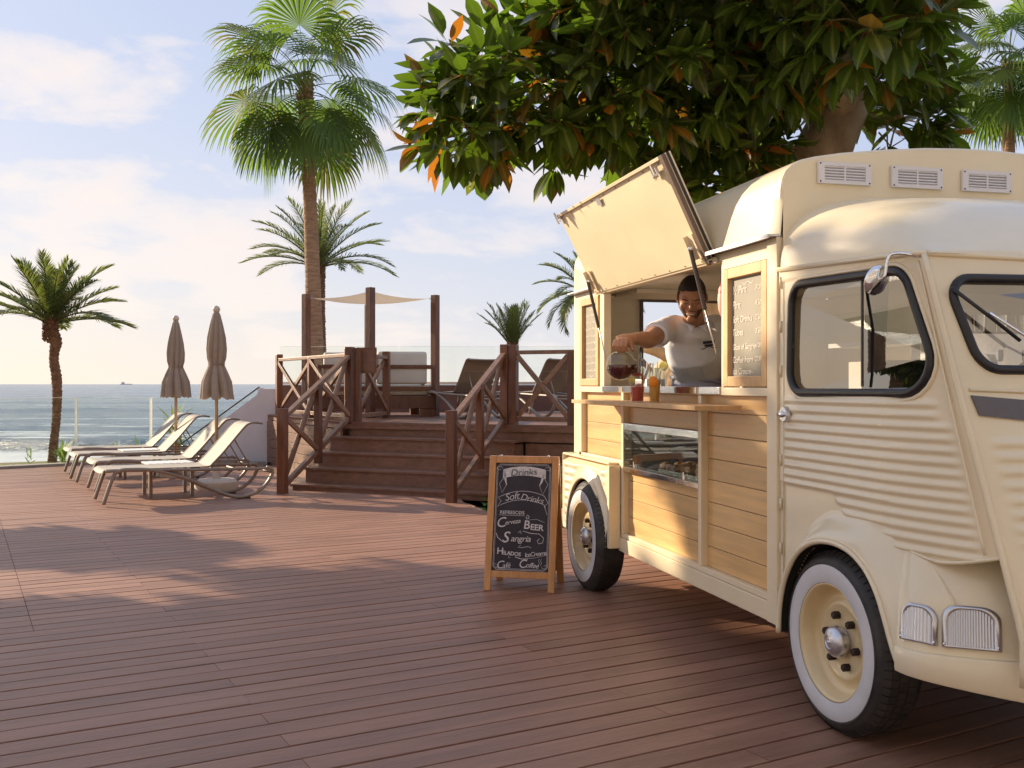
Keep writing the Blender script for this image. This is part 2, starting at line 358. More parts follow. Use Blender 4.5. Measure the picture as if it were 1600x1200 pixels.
# sea
def seamat():
    m = bpy.data.materials.new('sea_water'); m.use_nodes = True; t = m.node_tree
    b = t.nodes['Principled BSDF']; b.inputs['Roughness'].default_value = 0.16; b.inputs['IOR'].default_value = 1.33
    geo = nd(t, 'ShaderNodeNewGeometry'); at = nd(t, 'ShaderNodeAttribute'); at.attribute_name = 'foam'
    mp = nd(t, 'ShaderNodeMapping'); mp.inputs['Scale'].default_value = (0.10, 0.42, 0.4); t.links.new(geo.outputs['Position'], mp.inputs[0])
    n = nd(t, 'ShaderNodeTexNoise'); n.inputs['Scale'].default_value = 1.1; n.inputs['Detail'].default_value = 8; n.inputs['Roughness'].default_value = 0.65
    t.links.new(mp.outputs[0], n.inputs['Vector'])
    mp3 = nd(t, 'ShaderNodeMapping'); mp3.inputs['Scale'].default_value = (0.012, 0.045, 0.04); t.links.new(geo.outputs['Position'], mp3.inputs[0])
    n3 = nd(t, 'ShaderNodeTexNoise'); n3.inputs['Scale'].default_value = 1.0; n3.inputs['Detail'].default_value = 6; t.links.new(mp3.outputs[0], n3.inputs['Vector'])
    f = mth('ADD', at.outputs['Fac'], mth('MULTIPLY_ADD', n.outputs[0], 1.5, -0.80, t=t), t=t)
    f = mth('ADD', f, mth('MULTIPLY_ADD', n3.outputs[0], 0.9, -0.45, t=t), t=t)
    foam = ramp(f, [(0.10, 0.0), (0.34, 0.75), (0.6, 1.0)], t)
    deep = mixc(ramp(n3.outputs[0], [(0.4, 0.0), (0.65, 1.0)], t), (0.05,0.12,0.17), (0.10,0.18,0.23), t)
    deep = mixc(mth('MULTIPLY', at.outputs['Fac'], 0.0, t=t), deep, (0.1,0.2,0.2), t)
    c = mixc(foam, deep, (0.66,0.70,0.70), t); t.links.new(c, b.inputs['Base Color'])
    t.links.new(mth('MULTIPLY_ADD', foam, 0.5, 0.2, t=t), b.inputs['Roughness'])
    bp = nd(t, 'ShaderNodeBump'); bp.inputs['Strength'].default_value = 0.9; bp.inputs['Distance'].default_value = 0.5
    mp2 = nd(t, 'ShaderNodeMapping'); mp2.inputs['Scale'].default_value = (0.35, 0.9, 0.6); t.links.new(geo.outputs['Position'], mp2.inputs[0])
    n2 = nd(t, 'ShaderNodeTexNoise'); n2.inputs['Scale'].default_value = 0.9; n2.inputs['Detail'].default_value = 9; n2.inputs['Roughness'].default_value = 0.7
    t.links.new(mp2.outputs[0], n2.inputs['Vector']); t.links.new(n2.outputs[0], bp.inputs['Height']); t.links.new(bp.outputs[0], b.inputs['Normal'])
    return m
M_sea = seamat()
SEA = -4.2
def sea_parts(x, y):
    z = 0; fo = 0
    w = 5.0*noise.noise(Vector((x*0.018, 1.3, 0))) + 1.5*noise.noise(Vector((x*0.08, 4.1, 0)))
    d = y - (79.5 + w)
    amp = 1.0 + 0.45*noise.noise(Vector((x*0.03, 9.1, 0)))
    z += 1.25*amp*(exp(-(d/2.6)**2) if d < 0 else exp(-(d/6.5)**2))
    fo += 0.75*exp(-((d+5)/3.2)**2) + 0.55*exp(-((d-4.0)/3.5)**2) - 0.9*exp(-((d+1.2)/1.7)**2)
    for yc, a, wd in ((97, 0.5, 3.5), (122, 0.55, 4), (152, 0.6, 5), (205, 0.7, 7), (290, 0.8, 9)):
        dd = y - (yc + 8*noise.noise(Vector((x*0.012, yc, 0))) + 2*noise.noise(Vector((x*0.06, yc, 2))))
        k = exp(-(dd/wd)**2)*(0.6+0.8*noise.noise(Vector((x*0.02, yc*1.7, 5))))
        z += a*k; fo -= 0.55*exp(-((dd+wd*0.7)/wd)**2)*(0.7+noise.noise(Vector((x*0.02, yc, 7)))); fo += 0.30*exp(-((dd-wd)/wd)**2)
    if y < 76: fo += 0.55*min(1, (76-y)/8)
    if y < 170: fo += 0.16*(1-max(0,(y-110)/60)) if y > 83 else 0.1
    fo += 0.22*noise.noise(Vector((x*0.05, y*0.35, 11)))
    fo += 0.22*exp(-((y-92)/20)**2)
    z += 0.16*noise.noise(Vector((x*0.12, y*0.4, 0)))
    return z, fo
g = MB(); us = fr(-1, 1, 230); vs_ = [44*(700/44)**(i/300) for i in range(301)]
foam = []
def seaf(u, y):
    x = u*(0.75*y+25)
    z, fo = sea_parts(x, y); k = min(1, max(0, (690-y)/200)); foam.append(fo)
    return Vector((x, y, SEA + z*k))
g.grid(seaf, us, vs_)
sea = g.build('sea', M_sea, smooth=True); tag(sea, kind='structure', label='grey blue sea with one low green breaking wave')
a = sea.data.attributes.new('foam', 'FLOAT', 'POINT'); a.data.foreach_set('value', foam[:len(sea.data.vertices)])
g = MB(); g.grid(lambda x, y: Vector((x, y, SEA-0.02-(0.0 if y > 30 else 0))), [-25000,-6000,-1500,-300,0,300,1500,6000,25000], [699,1500,4000,9000,25000])
g.grid(lambda x, y: Vector((x, y, SEA-0.06)), [-25000,-3000,-560], [30,200,699]); g.grid(lambda x, y: Vector((x, y, SEA-0.06)), [560,3000,25000], [30,200,699])
sea2 = g.build('sea', M_sea); tag(sea2, kind='structure')
a = sea2.data.attributes.new('foam', 'FLOAT', 'POINT'); a.data.foreach_set('value', [0.02]*len(sea2.data.vertices))
# far ship
t = thing('cargo_ship', 'tiny pale cargo ship on the horizon', 'ship', (-3050, 7870, SEA))
MB().prism([(-45,0),(42,0),(48,6),(-46,6)], 'y', -8, 8).build('hull', M_hull, t)
MB().box(-36,-12,-6,6,6,18).box(-30,-22,-3,3,18,24).build('bridge', M_hull, t)
MB().box(5,7,-1,1,6,15).build('crane', M_hull, t); MB().box(26,28,-1,1,6,15).build('crane', M_hull, t)
# ---------------------------------------------------------------- deck of single boards
DA = radians(29.07); dd_ = Vector((cos(DA), sin(DA), 0)); nn_ = Vector((-sin(DA), cos(DA), 0)); PITCH = 0.1402
edge_pts = [(-0.62,11.55),(-0.27,10.52),(0.12,9.75),(0.62,9.12),(1.3,8.75),(2.4,8.45),(4.2,8.1),(8.5,7.4)]
def inside_deck(p):
    x, y = p.x, p.y
    if x < -10.5 or x > 8.4 or y < 1.2: return False
    far = 16.55 if x > -7.3 else 16.55 + 0.9*(x+7.3)
    if y > far: return False
    if x > -0.62:
        for (x0,y0),(x1,y1) in zip(edge_pts, edge_pts[1:]):
            if x0 <= x <= x1: return y <= y0+(y1-y0)*(x-x0)/(x1-x0)
        return False
    return True
deck = thing('deck', 'reddish brown deck of long narrow boards', 'deck'); del deck['category']; deck['kind'] = 'structure'
pieces = []
for r in range(-30, 170):
    n0 = r*PITCH; ivs = []; st = None; s = -16.0
    while s < 14:
        ok = inside_deck(dd_*s + nn_*(n0+PITCH/2))
        if ok and st is None: st = s
        if not ok and st is not None: ivs.append((st, s)); st = None
        s += 0.03
    for a0, b0 in ivs:
        off = 1.08 if r % 2 == 0 else 2.54
        js = [off + 2.92*k for k in range(-8, 8)] + [0.36]
        js = sorted(j for j in js if (j != 0.36 or n0 > 5.95) and a0+0.12 < j < b0-0.12 and (j == 0.36 or j > 0.7 or j < -0.6))
        cuts = [a0] + js + [b0]
        for c0, c1 in zip(cuts, cuts[1:]):
            mid = dd_*((c0+c1)/2) + nn_*(n0+PITCH/2)
            gap = 0.002 if abs(c0-0.36) > 0.01 and abs(c1-0.36) > 0.01 else 0.003
            pieces.append((mid.length if mid.y > 0.5 and abs(mid.x/mid.y) < 1.4 else 100+mid.length, c0+gap/2, c1-gap/2, n0, r))
pieces.sort()
def board_mb(Lb, wdt=PITCH-0.0125, th=0.024, bv=0.0014):
    m = MB(); h = Lb/2; w = wdt/2; be = 0.0
    m.add([(-h,-w,-th),(h,-w,-th),(h,w,-th),(-h,w,-th), (-h,-w,-bv),(h,-w,-bv),(h,w,-bv),(-h,w,-bv), (-h+be,-w+bv,0),(h-be,-w+bv,0),(h-be,w-bv,0),(-h+be,w-bv,0)],
          [(0,1,5,4),(1,2,6,5),(2,3,7,6),(3,0,4,7),(4,5,9,8),(5,6,10,9),(6,7,11,10),(7,4,8,11),(8,9,10,11)]); return m
cache = {}; rest = MB()
for i, (_, c0, c1, n0, r) in enumerate(pieces):
    c = dd_*((c0+c1)/2) + nn_*(n0+PITCH/2); Lb = round(c1-c0, 3); rr = random.Random(i*7+1)
    dz = rr.uniform(-0.0012, 0.0012)
    if i < 298:
        if Lb not in cache: cache[Lb] = board_mb(Lb).mesh('board', M_deck)
        o = put('board', cache[Lb], deck); o.location = (c.x, c.y, dz); o.rotation_euler = (0, 0, DA)
    else:
        m = board_mb(Lb); Mx = Matrix.Translation((c.x, c.y, dz)) @ Matrix.Rotation(DA, 4, 'Z')
        rest.add([Mx @ Vector(v) for v in m.v], m.f)
if rest.v: tag(rest.build('far_boards', M_deck, deck), kind='stuff')
m = MB(); pl = [(-10.5,1.2),(8.4,1.2),(8.4,7.35)] + [(x-0.03,y-0.05) for x, y in reversed(edge_pts[:-1])] + [(-0.7,16.5),(-7.3,16.5),(-10.5,13.6)]
m.prism(pl, 'z', -0.15, -0.03); m.build('substructure', M_deckgap, deck)
m = MB()
m.tube([(x, y, -0.018) for x, y in edge_pts], 0.022, 6); m.build('edge_trim', M_rail, deck)
# kerb and soil strip on the sea side of the deck
k = MB(); k.bar((-7.3,16.72,-0.03), (-4.1,16.78,-0.03), 0.22, 0.14); k.bar((-7.25,16.70,-0.03), (-11.5,12.9,-0.03), 0.22, 0.14)
tag(k.build('kerb', M_kerb), kind='structure', label='low stone kerb between the deck and the soil strip')
k = MB(); k.prism([(-13,12),(-7.2,17.0),(-4.1,17.05),(-4.1,18.1),(-8.0,18.0),(-14,14.5)], 'z', -0.6, -0.03)
tag(k.build('planting_strip', M_soil), kind='structure', label='strip of dry soil and grass beyond the deck')
gr = MB(); rg = random.Random(4)
for i in range(4200):
    x = rg.uniform(-10.5,-4.2); y = 17.05 + (0.9*(x+7.3) if x < -7.3 else 0) + rg.uniform(0.0, 0.9); h = rg.uniform(0.02,0.07); a = rg.uniform(0,6.3); q = 0.006
    gr.add([(x-q*cos(a),y-q*sin(a),-0.04),(x+q*cos(a),y+q*sin(a),-0.04),(x+rg.uniform(-.03,.03),y+rg.uniform(-.03,.03),-0.03+h)], [(0,1,2)])
tag(gr.build('grass', M_soilgrass), label='short dry grass on the soil strip', cat='grass', kind='stuff')
# ---------------------------------------------------------------- glass fence by the sea
def glass_panel_fence(name, label, pts, z0, z1, cat='glass fence'):
    t = thing(name, label, cat, (pts[0][0], pts[0][1], z0)); O_ = Vector((pts[0][0], pts[0][1], z0))
    for i, (a, b) in enumerate(zip(pts, pts[1:])):
        a = Vector((*a, 0)); b = Vector((*b, 0)); d = (b-a).normalized()
        A = a + d*0.012 - Vector((O_.x, O_.y, 0)); B = b - d*0.012 - Vector((O_.x, O_.y, 0)); h = z1-z0
        MB().bar(A+Vector((0,0,h/2)), B+Vector((0,0,h/2)), 0.012, h).build('pane', M_fence_glass, t)
        MB().bar(A+Vector((0,0,h+0.003)), B+Vector((0,0,h+0.003)), 0.012, 0.004).build('pane_edge', M_edge, t)
        MB().bar(A+Vector((0,0,0.03)), B+Vector((0,0,0.03)), 0.03, 0.05).build('shoe_rail', M_alu, t)
    return t
gf = glass_panel_fence('glass_fence', 'frameless low glass fence between the deck and the sea', [(-11.6,13.3),(-9.3,15.3),(-7.36,16.85),(-6.12,16.9),(-4.9,16.95)], -0.02, 1.12)
for px in ((-7.38,16.86),(-6.13,16.9)):
    MB().box(px[0]-0.011-gf.location.x, px[0]+0.011-gf.location.x, px[1]-0.03-gf.location.y, px[1]+0.03-gf.location.y, 0, 1.14).build('post', M_edge, gf)
# white stair wall with sloping glass rail
t = thing('stair_wall', 'white rendered wall sloping down beside the terrace', 'wall', (-4.1,17.05,0))
MB().prism([(-1.95,-0.3),(0.05,-0.3),(0.05,1.27),(-0.22,1.27),(-0.28,1.16),(-1.49,0.26),(-1.95,-0.09)], 'y', 0, 0.22).build('wall', M_wall, t, bevel=0.012)
MB().bar((-0.26,0.06,1.21),(-2.0,0.06,-0.07), 0.014, 0.14, mi=0).build('pane', M_fence_glass, t)
MB().bar((-0.24,0.06,1.30),(-2.0,0.06,0.02), 0.03, 0.02).build('handrail', M_brown_metal, t)
MB().lathe([(0.05,0),(0.05,0.12)], 16, Matrix.Translation((-0.22,0.16,1.24)) @ Matrix.Rotation(pi/2, 4, 'X')).build('rail_cap', M_white, t, autos=0.6)
# ---------------------------------------------------------------- raised terrace with stairs
U = Vector((0.917,-0.399,0)); V = Vector((0.399,0.917,0)); SR = Vector((-0.816,11.87,0))
def P(u, v, z=0): return SR + U*u + V*v + Vector((0,0,z))
TZ = [0.075,0.265,0.45,0.64,0.83]; TD = 0.285
ter = thing('sun_terrace', 'raised timber terrace with brown plank sides and a wide stair', 'terrace', (0,0,0))
UL, UR = -2.16, 0.55
for i, z in enumerate(TZ[:-1]):
    z0 = TZ[i-1]-0.03 if i else -0.02
    m = MB(); a = P(UL, i*TD); b = P(UR, i*TD)
    m.bar(a+Vector((0,0,(z0+z-0.03)/2)), b+Vector((0,0,(z0+z-0.03)/2)), 0.03, z-0.03-z0); m.build('riser', M_stair, ter)
    for k in range(2):
        m = MB(); m.bar(P(UL-0.02, i*TD-0.045+k*0.165+0.079, z-0.015), P(UR+0.02, i*TD-0.045+k*0.165+0.079, z-0.015), 0.158, 0.03); m.build('tread', M_stair, ter, bevel=0.004)
    # closed ends of the stair
    for uu in (UL+0.012, UR-0.012):
        m = MB(); m.bar(P(uu, i*TD+0.02, (z-0.03)/2-0.02), P(uu, 4*TD, (z-0.03)/2-0.02), 0.03, z-0.032); m.build('stringer', M_stair, ter)
z = TZ[-1]; m = MB(); m.bar(P(UL, 4*TD, (TZ[3]-0.03+z-0.04)/2), P(4.8, 4*TD, (TZ[3]-0.03+z-0.04)/2), 0.03, z-0.04-TZ[3]+0.03); m.build('riser', M_stair, ter)
pLT = Vector((-2.33,13.62,0)); pLB = Vector((-4.16,16.95,0))
platpoly = [tuple(P(UL-0.02, 4*TD-0.05)[:2]), tuple(P(4.8, 4*TD-0.05)[:2]), (8.0,12.0), (8.0,19.1), (-4.45,19.1), tuple(pLB[:2]), tuple(pLT[:2])]
m = MB(); m.prism(platpoly, 'z', 0.74, 0.796); m.build('floor_frame', M_stair, ter)
# terrace floor boards run along the stair direction
rb = 0
def in_poly(q, poly):
    c = False; n = len(poly)
    for i in range(n):
        (xa, ya), (xb, yb) = poly[i], poly[(i+1) % n]
        if (ya > q.y) != (yb > q.y) and q.x < (xb-xa)*(q.y-ya)/(yb-ya)+xa: c = not c
    return c
for i in range(40):
    v0 = 4*TD-0.055 + i*0.145
    segs = []
    pts_in = [u for u in [x*0.05 for x in range(-120, 140)] if in_poly(P(u, v0+0.07), platpoly)]
    if not pts_in: continue
    u0, u1 = min(pts_in), max(pts_in)
    cutsu = [u0] + [u for u in (-3.1,-0.6+0.9*(i%2),2.6) if u0+0.3 < u < u1-0.3] + [u1]
    for a0, b0 in zip(cutsu, cutsu[1:]):
        m = MB(); m.bar(P(a0+0.003, v0+0.07, 0.8135), P(b0-0.003, v0+0.07, 0.8135), 0.139, 0.033); m.build('floor_board', M_stair, ter); rb += 1
# plank cladding: left side and right front below the railing
def clad(a, b, z0, z1, n, parts):
    for k in range(n):
        za = z0+(z1-z0)*k/n; zb = z0+(z1-z0)*(k+1)/n-0.008
        rj = random.Random(k*13+int(a.x*10)); cut = sorted(rj.uniform(0.2,0.8) for _ in range(parts-1)); cs = [0]+cut+[1]
        for c0, c1 in zip(cs, cs[1:]):
            m = MB(); p0 = a.lerp(b, c0+0.001); p1 = a.lerp(b, c1-0.001)
            m.bar(p0+Vector((0,0,(za+zb)/2)), p1+Vector((0,0,(za+zb)/2)), 0.028+rj.uniform(0,0.004), zb-za); m.build('cladding_plank', M_stair, ter, bevel=0.003)
clad(pLB+Vector((0,0,0)), pLT, -0.02, 0.735, 5, 2)
clad(pLT, P(UL, 4*TD), -0.02, 0.735, 5, 1)
clad(P(UR+0.02, 4*TD+0.03), P(4.8, 4*TD+0.03), -0.12, 0.60, 4, 2)
clad(P(UR+0.02,0.05), P(UR+0.02,4*TD), -0.10, 0.06, 1, 1)
m = MB(); m.prism([tuple((P(UL+0.05, 4*TD+0.08))[:2]), tuple(P(4.75, 4*TD+0.08)[:2]), (7.9,12.1), (7.9,19.0), (-4.35,19.0), tuple((pLB+Vector((0.07,0,0)))[:2]), tuple((pLT+Vector((0.08,0.05,0)))[:2])], 'z', -0.4, 0.735)
m.build('core', M_dark, ter)
# ---------------------------------------------------------------- timber railings with crossed braces
def railing(label, p0, p1, z0, z1, h=0.96, bays=2, tall=(0.06,0.06), wpost=0.105, wmid=0.085, bottom=True, group=None, wr=(0.075,0.05), ends=(1,1)):
    p0 = Vector(p0); p1 = Vector(p1); d = (p1-p0); Lh = d.length; dn = d.normalized(); side = Vector((-dn.y, dn.x, 0))
    t = thing('wooden_railing', label, 'railing', (p0.x, p0.y, z0), 0, group)
    q = lambda s, z, o=0: Vector((dn.x*s*Lh + side.x*o, dn.y*s*Lh + side.y*o, (z1-z0)*s + z))
    ang = atan2(dn.y, dn.x)
    for i in range(bays+1):
        s = i/bays; end = i in (0, bays)
        if end and not ends[0 if i == 0 else 1]: continue
        w = wpost if end else wmid; hh = h + (tall[0] if i == 0 else tall[1]) if end else h-0.03
        zb = -0.02 if end else -0.35*abs(z1-z0)*0 - (0.10 if z1 != z0 else 0.02)
        Mx = Matrix.Translation(q(s, 0)) @ Matrix.Rotation(ang, 4, 'Z')
        MB().box(-w/2, w/2, -w/2, w/2, zb, hh, M=Mx).build('post', M_post, t, bevel=0.008)
    e0 = wpost/2/Lh
    MB().bar(q(e0, h-0.035), q(1-e0, h-0.035), wr[0], wr[1]).build('top_rail', M_rail, t, bevel=0.006)
    if bottom: MB().bar(q(e0, 0.075), q(1-e0, 0.075), 0.06, 0.06).build('bottom_rail', M_rail, t, bevel=0.005)
    for i in range(bays):
        s0 = i/bays + (wpost/2+0.01)/Lh; s1 = (i+1)/bays - (wmid/2+0.01)/Lh
        MB().bar(q(s0, 0.12, 0.022), q(s1, h-0.08, 0.022), 0.04, 0.06).build('brace', M_rail, t, bevel=0.004)
        MB().bar(q(s0, h-0.08, -0.022), q(s1, 0.12, -0.022), 0.04, 0.06).build('brace', M_rail, t, bevel=0.004)
    return t
G = 'timber railings round the terrace'
railing('timber handrail sloping up the left side of the stair', (-2.83,12.28), (-2.23,13.7), 0, 0.83, group=G, tall=(0.09,0.07))
railing('timber handrail sloping up the right side of the stair behind the drinks board', (-0.69,11.35), (-0.09,12.84), 0, 0.83, group=G, tall=(0.09,0.07))
railing('timber railing along the far left side of the terrace above the plank wall', (-2.27,13.86), (-3.93,16.8), 0.83, 0.83, group=G, h=0.96)
t = railing('short timber railing carrying a blank brown sign board at the top of the stair', (-2.14,13.78), (-1.93,15.3), 0.83, 0.83, bays=1, group=G)
s = thing('sign_board', 'small blank brown square board hung on the railing at the stair top', 'sign', (-2.03,13.90,1.50))
sb = MB(); sb.box(-0.128,0.128,-0.012,0.012,0.03,0.34); sb.build('panel', M_stair, s)
sb = MB()
for a_ in ((-0.14,-0.115,0.0,0.36),(0.115,0.14,0.0,0.36)): sb.box(a_[0],a_[1],-0.02,0.02,a_[2],a_[3])
sb.box(-0.115,0.115,-0.02,0.02,0.0,0.03).box(-0.115,0.115,-0.02,0.02,0.335,0.36); sb.build('frame', M_post, s)
railing('timber railing running right from the stair top and behind the truck', (0.02,12.80), (2.92,11.54), 0.83, 0.83, bays=4, group=G)
# glass balustrade on a low brown wall along the sea side of the terrace
t = thing('parapet_wall', 'low brown wall along the sea side of the terrace', 'wall', (-4.42,18.85,0.83))
MB().box(0, 12.2, 0, 0.14, 0, 0.50).build('wall', M_brownwall, t, bevel=0.01)
glass_panel_fence('glass_balustrade', 'tall clear glass panels standing on the brown terrace wall', [(-4.42,18.92),(-3.9,18.92),(-2.15,18.92),(-0.3,18.92),(1.5,18.92),(3.3,18.92),(5.0,18.92),(7.7,18.92)], 1.335, 2.06, 'glass balustrade')
# ---------------------------------------------------------------- cabana with daybed
F = Vector((-2.17,15.25,0)); R_ = Vector((-1.27,16.45,0)); L_ = Vector((-3.38,16.35,0)); B_ = L_+R_-F+Vector((-0.06,0.1,0))
cab = thing('cabana', 'four post timber cabana with a sagging cream shade sail', 'cabana', (-2.3,16.4,0.83)); CO = Vector((-2.3,16.4,0.83))
tops = {}
for p, h in ((F,2.0),(R_,1.99),(L_,2.0),(B_,1.93)):
    q = p-CO; q.z = 0
    d = (R_-F).normalized(); Mx = Matrix.Translation(q) @ Matrix.Rotation(atan2(d.y,d.x), 4, 'Z')
    MB().box(-0.055,0.055,-0.055,0.055,0,h,M=Mx).build('post', M_post, cab, bevel=0.008)
def sail(u, v):
    p = (F*(1-u)*(1-v) + R_*u*(1-v) + L_*(1-u)*v + B_*u*v) - CO
    p.z = 1.90
    c = Vector((0.5,0.5)); uu = u*2-1; vv = v*2-1
    ctr = (F+R_+L_+B_)/4 - CO; ctr.z = 1.9
    k = 0.10*((1-uu*uu)*(vv*vv) + (1-vv*vv)*(uu*uu))
    p = p.lerp(ctr, k*0.9); p.z = 1.94 - 0.075*(1-(uu*uu*0.5+vv*vv*0.5)) + (0.03 if True else 0)*(1-u)*(1-v)
    return p
MB().grid(sail, fr(0.04,0.96,16), fr(0.04,0.96,16)).build('shade_sail', M_canvas, cab, smooth=True)
for p, uv in ((F,(0.04,0.04)),(R_,(0.96,0.04)),(L_,(0.04,0.96)),(B_,(0.96,0.96))):
    q = p-CO; q.z = 1.93; MB().tube([q, sail(*uv)], 0.006, 5).build('tie_rope', M_alu, cab)
# daybed
dr = (R_-F).normalized(); ang = radians(14)
db = thing('daybed', 'timber framed daybed with thick cream cushions under the shade sail', 'daybed', (-2.28,16.35,0.83), ang)
MB().box(-0.92,0.92,-0.62,-0.57,0.13,0.33).box(-0.92,0.92,0.52,0.57,0.13,0.33).box(-0.92,-0.87,-0.57,0.52,0.13,0.33).box(0.87,0.92,-0.57,0.52,0.13,0.33).build('base_frame', M_post, db, bevel=0.006)
for x in (-0.80,0.80):
    for y in (-0.56,0.50): MB().box(x-0.12,x+0.12,y-0.05,y+0.05,0,0.129).build('leg', M_post, db, bevel=0.005)
for x in (-0.90,0.90):
    for y in (-0.60,0.53): MB().box(x-0.03,x+0.03,y-0.03,y+0.03,0.331,0.80).build('arm_post', M_post, db, bevel=0.004)
for z in (0.42,0.765): MB().box(-0.869,0.869,-0.625,-0.575,z,z+0.06).build('back_rail', M_post, db, bevel=0.005)
for x in (-0.90,0.90): MB().box(x-0.028,x+0.028,-0.569,0.50,0.765,0.82).build('arm_rail', M_post, db, bevel=0.005)
def cushion(x0,x1,y0,y1,z0,z1,name,par,Mx=None,r=0.045):
    m = MB(); m.box(x0,x1,y0,y1,z0,z1,M=Mx); me = m.mesh(name, M_cushion, bevel=r)
    for p in me.polygons: p.use_smooth = True
    return put(name, me, par)
cushion(-0.86,0.86,-0.56,0.5,0.335,0.50,'seat_cushion',db)
Mr = Matrix.Rotation(radians(-10), 4, 'X')
cushion(-0.83,-0.01,-0.60,-0.40,0.51,1.02,'back_cushion',db)
cushion(0.01,0.80,-0.60,-0.40,0.51,1.04,'back_cushion',db)
# ---------------------------------------------------------------- sun loungers
def make_lounger(name='sun_lounger', sling=None, fm=None, incl=47):
    sling = sling or M_sling; fm = fm or M_taupe
    t = thing(name, 'x', 'sun lounger')
    loopz = [(0.0,0.012),(0.10,0.31),(0.16,0.372),(0.26,0.385),(0.53,0.365),(0.88,0.262),(1.22,0.10),(1.42,0.022),(1.56,0.016),(1.70,0.055),(1.82,0.15),(1.89,0.27),(1.875,0.325),(1.82,0.345)]
    for y in (0.0, 0.62):
        pts = spline([(x, y, z+0.012) for x, z in loopz], 5)
        MB().tube(pts, (0.021), 8, flat=1.5, up=(0,1,0)).build('side_frame', fm, t, smooth=True)
        MB().tube(spline([(0.02,y,0.385),(0.14,y,0.388),(0.6,y,0.378),(1.1,y,0.362),(1.5,y,0.352),(1.86,y,0.345)],4), 0.017, 8, flat=1.5, up=(0,1,0)).build('side_rail', fm, t, smooth=True)
        MB().box(1.48,1.62,y-0.028,y+0.028,0,0.016).build('foot_pad', M_black, t)
    for x, z in ((1.87,0.30),(1.12,0.345),(0.16,0.365),(1.5,0.34)):
        MB().tube([(x,0.0,z),(x,0.62,z)], 0.014, 6).build('cross_bar', fm, t, smooth=True)
    a = radians(incl); hx, hz = 1.14, 0.40
    bed = [(-0.02,0.372),(0.01,0.40),(0.10,0.408),(0.6,0.402),(1.05,0.398),(1.16,0.405)]
    m = MB(); us = [0,0.1,0.3,0.5,0.7,0.9,1]; bp = spline([(x,0,z) for x, z in bed], 4)
    m.grid(lambda i, u: Vector((bp[int(i)].x, 0.02+0.58*u, bp[int(i)].z-0.012*sin(pi*u))), list(range(len(bp))), us)
    m.grid(lambda i, u: Vector((bp[int(i)].x, 0.02+0.58*u, bp[int(i)].z-0.012*sin(pi*u)-0.006)), list(range(len(bp))), us)
    m.build('sling', sling, t, smooth=True)
    bk = [(1.16,0.402),(1.30,0.545),(1.45,0.72),(1.56,0.845),(1.62,0.888),(1.70,0.90),(1.78,0.885)]
    kp = spline([(x,0,z) for x, z in bk], 4)
    m = MB(); m.grid(lambda i, u: Vector((kp[int(i)].x, 0.03+0.56*u, kp[int(i)].z-0.010*sin(pi*u))), list(range(len(kp))), us)
    m.grid(lambda i, u: Vector((kp[int(i)].x+0.004, 0.03+0.56*u, kp[int(i)].z-0.010*sin(pi*u)-0.005)), list(range(len(kp))), us)
    bb = m.build('backrest', sling, t, smooth=True)
    fm2 = MB()
    for y in (0.022, 0.598): fm2.tube([Vector((p.x, y, p.z-0.008)) for p in kp], 0.013, 6)
    fm2.tube([(1.775,0.022,0.878),(1.775,0.598,0.878)], 0.011, 6); fm2.build('backrest_frame', fm, bb, smooth=True)
    s_ = MB()
    for y in (0.12, 0.50): s_.tube([(1.46,y,0.71),(1.66,y,0.36)], 0.008, 6)
    s_.tube([(1.46,0.04,0.71),(1.46,0.58,0.71)], 0.008, 6); s_.build('support_strut', fm, t, smooth=True)
    return t
lg = make_lounger(); G1 = 'sun loungers in a row beside the sea'
labs = ['cream sun lounger nearest the camera, first of the row on the deck', 'second cream sun lounger from the camera, just past the nearer closed parasol', 'third cream sun lounger from the camera, in front of the far parasol', 'farthest cream sun lounger of the row, next to the sea glass fence']
for i in range(4):
    o = lg if i == 0 else copy_tree(lg)
    p = Vector((-4.49,10.94,0)) + nn_*([0,1.39,2.86,4.10][i]) + dd_*([0,0.07,0.0,0.03][i])
    o.location = p; o.rotation_euler = (0,0,radians(30.8)); tag(o, labs[i], group=G1)
up = make_lounger(sling=M_sling2, fm=mat('pale_taupe', (0.36,0.30,0.25), 0.45))
G2 = 'grey loungers on the terrace'
tag(up, 'grey sling lounger on the terrace seen through the right stair handrail', group=G2); up.location = (-1.45,16.2,0.83); up.rotation_euler = (0,0,radians(-62))
up2 = copy_tree(up); up2.location = (-0.25,16.2,0.83); tag(up2, 'grey sling lounger on the terrace beside the truck, behind the crossed railing', group=G2)
# low white side tables between the loungers
def side_table(loc, label):
    t = thing('side_table', label, 'side table', loc, radians(30.8), 'low white side tables')
    for i in range(7): MB().box(-0.27+i*0.078,-0.20+i*0.078,-0.22,0.22,0.385,0.405).build('slat', M_white, t, bevel=0.003)
    MB().box(-0.27,0.27,-0.20,-0.17,0.35,0.384).box(-0.27,0.27,0.17,0.20,0.35,0.384).build('table_frame', M_taupe, t)
    for x in (-0.24,0.24):
        for y in (-0.19,0.19): MB().box(x-0.02,x+0.02,y-0.02,y+0.02,0,0.349).build('leg', M_taupe, t)
    return t
side_table((-4.18,12.10,0), 'white slatted side table between the two nearest loungers')
side_table((-5.40,14.45,0), 'white slatted side table between the two farthest loungers')
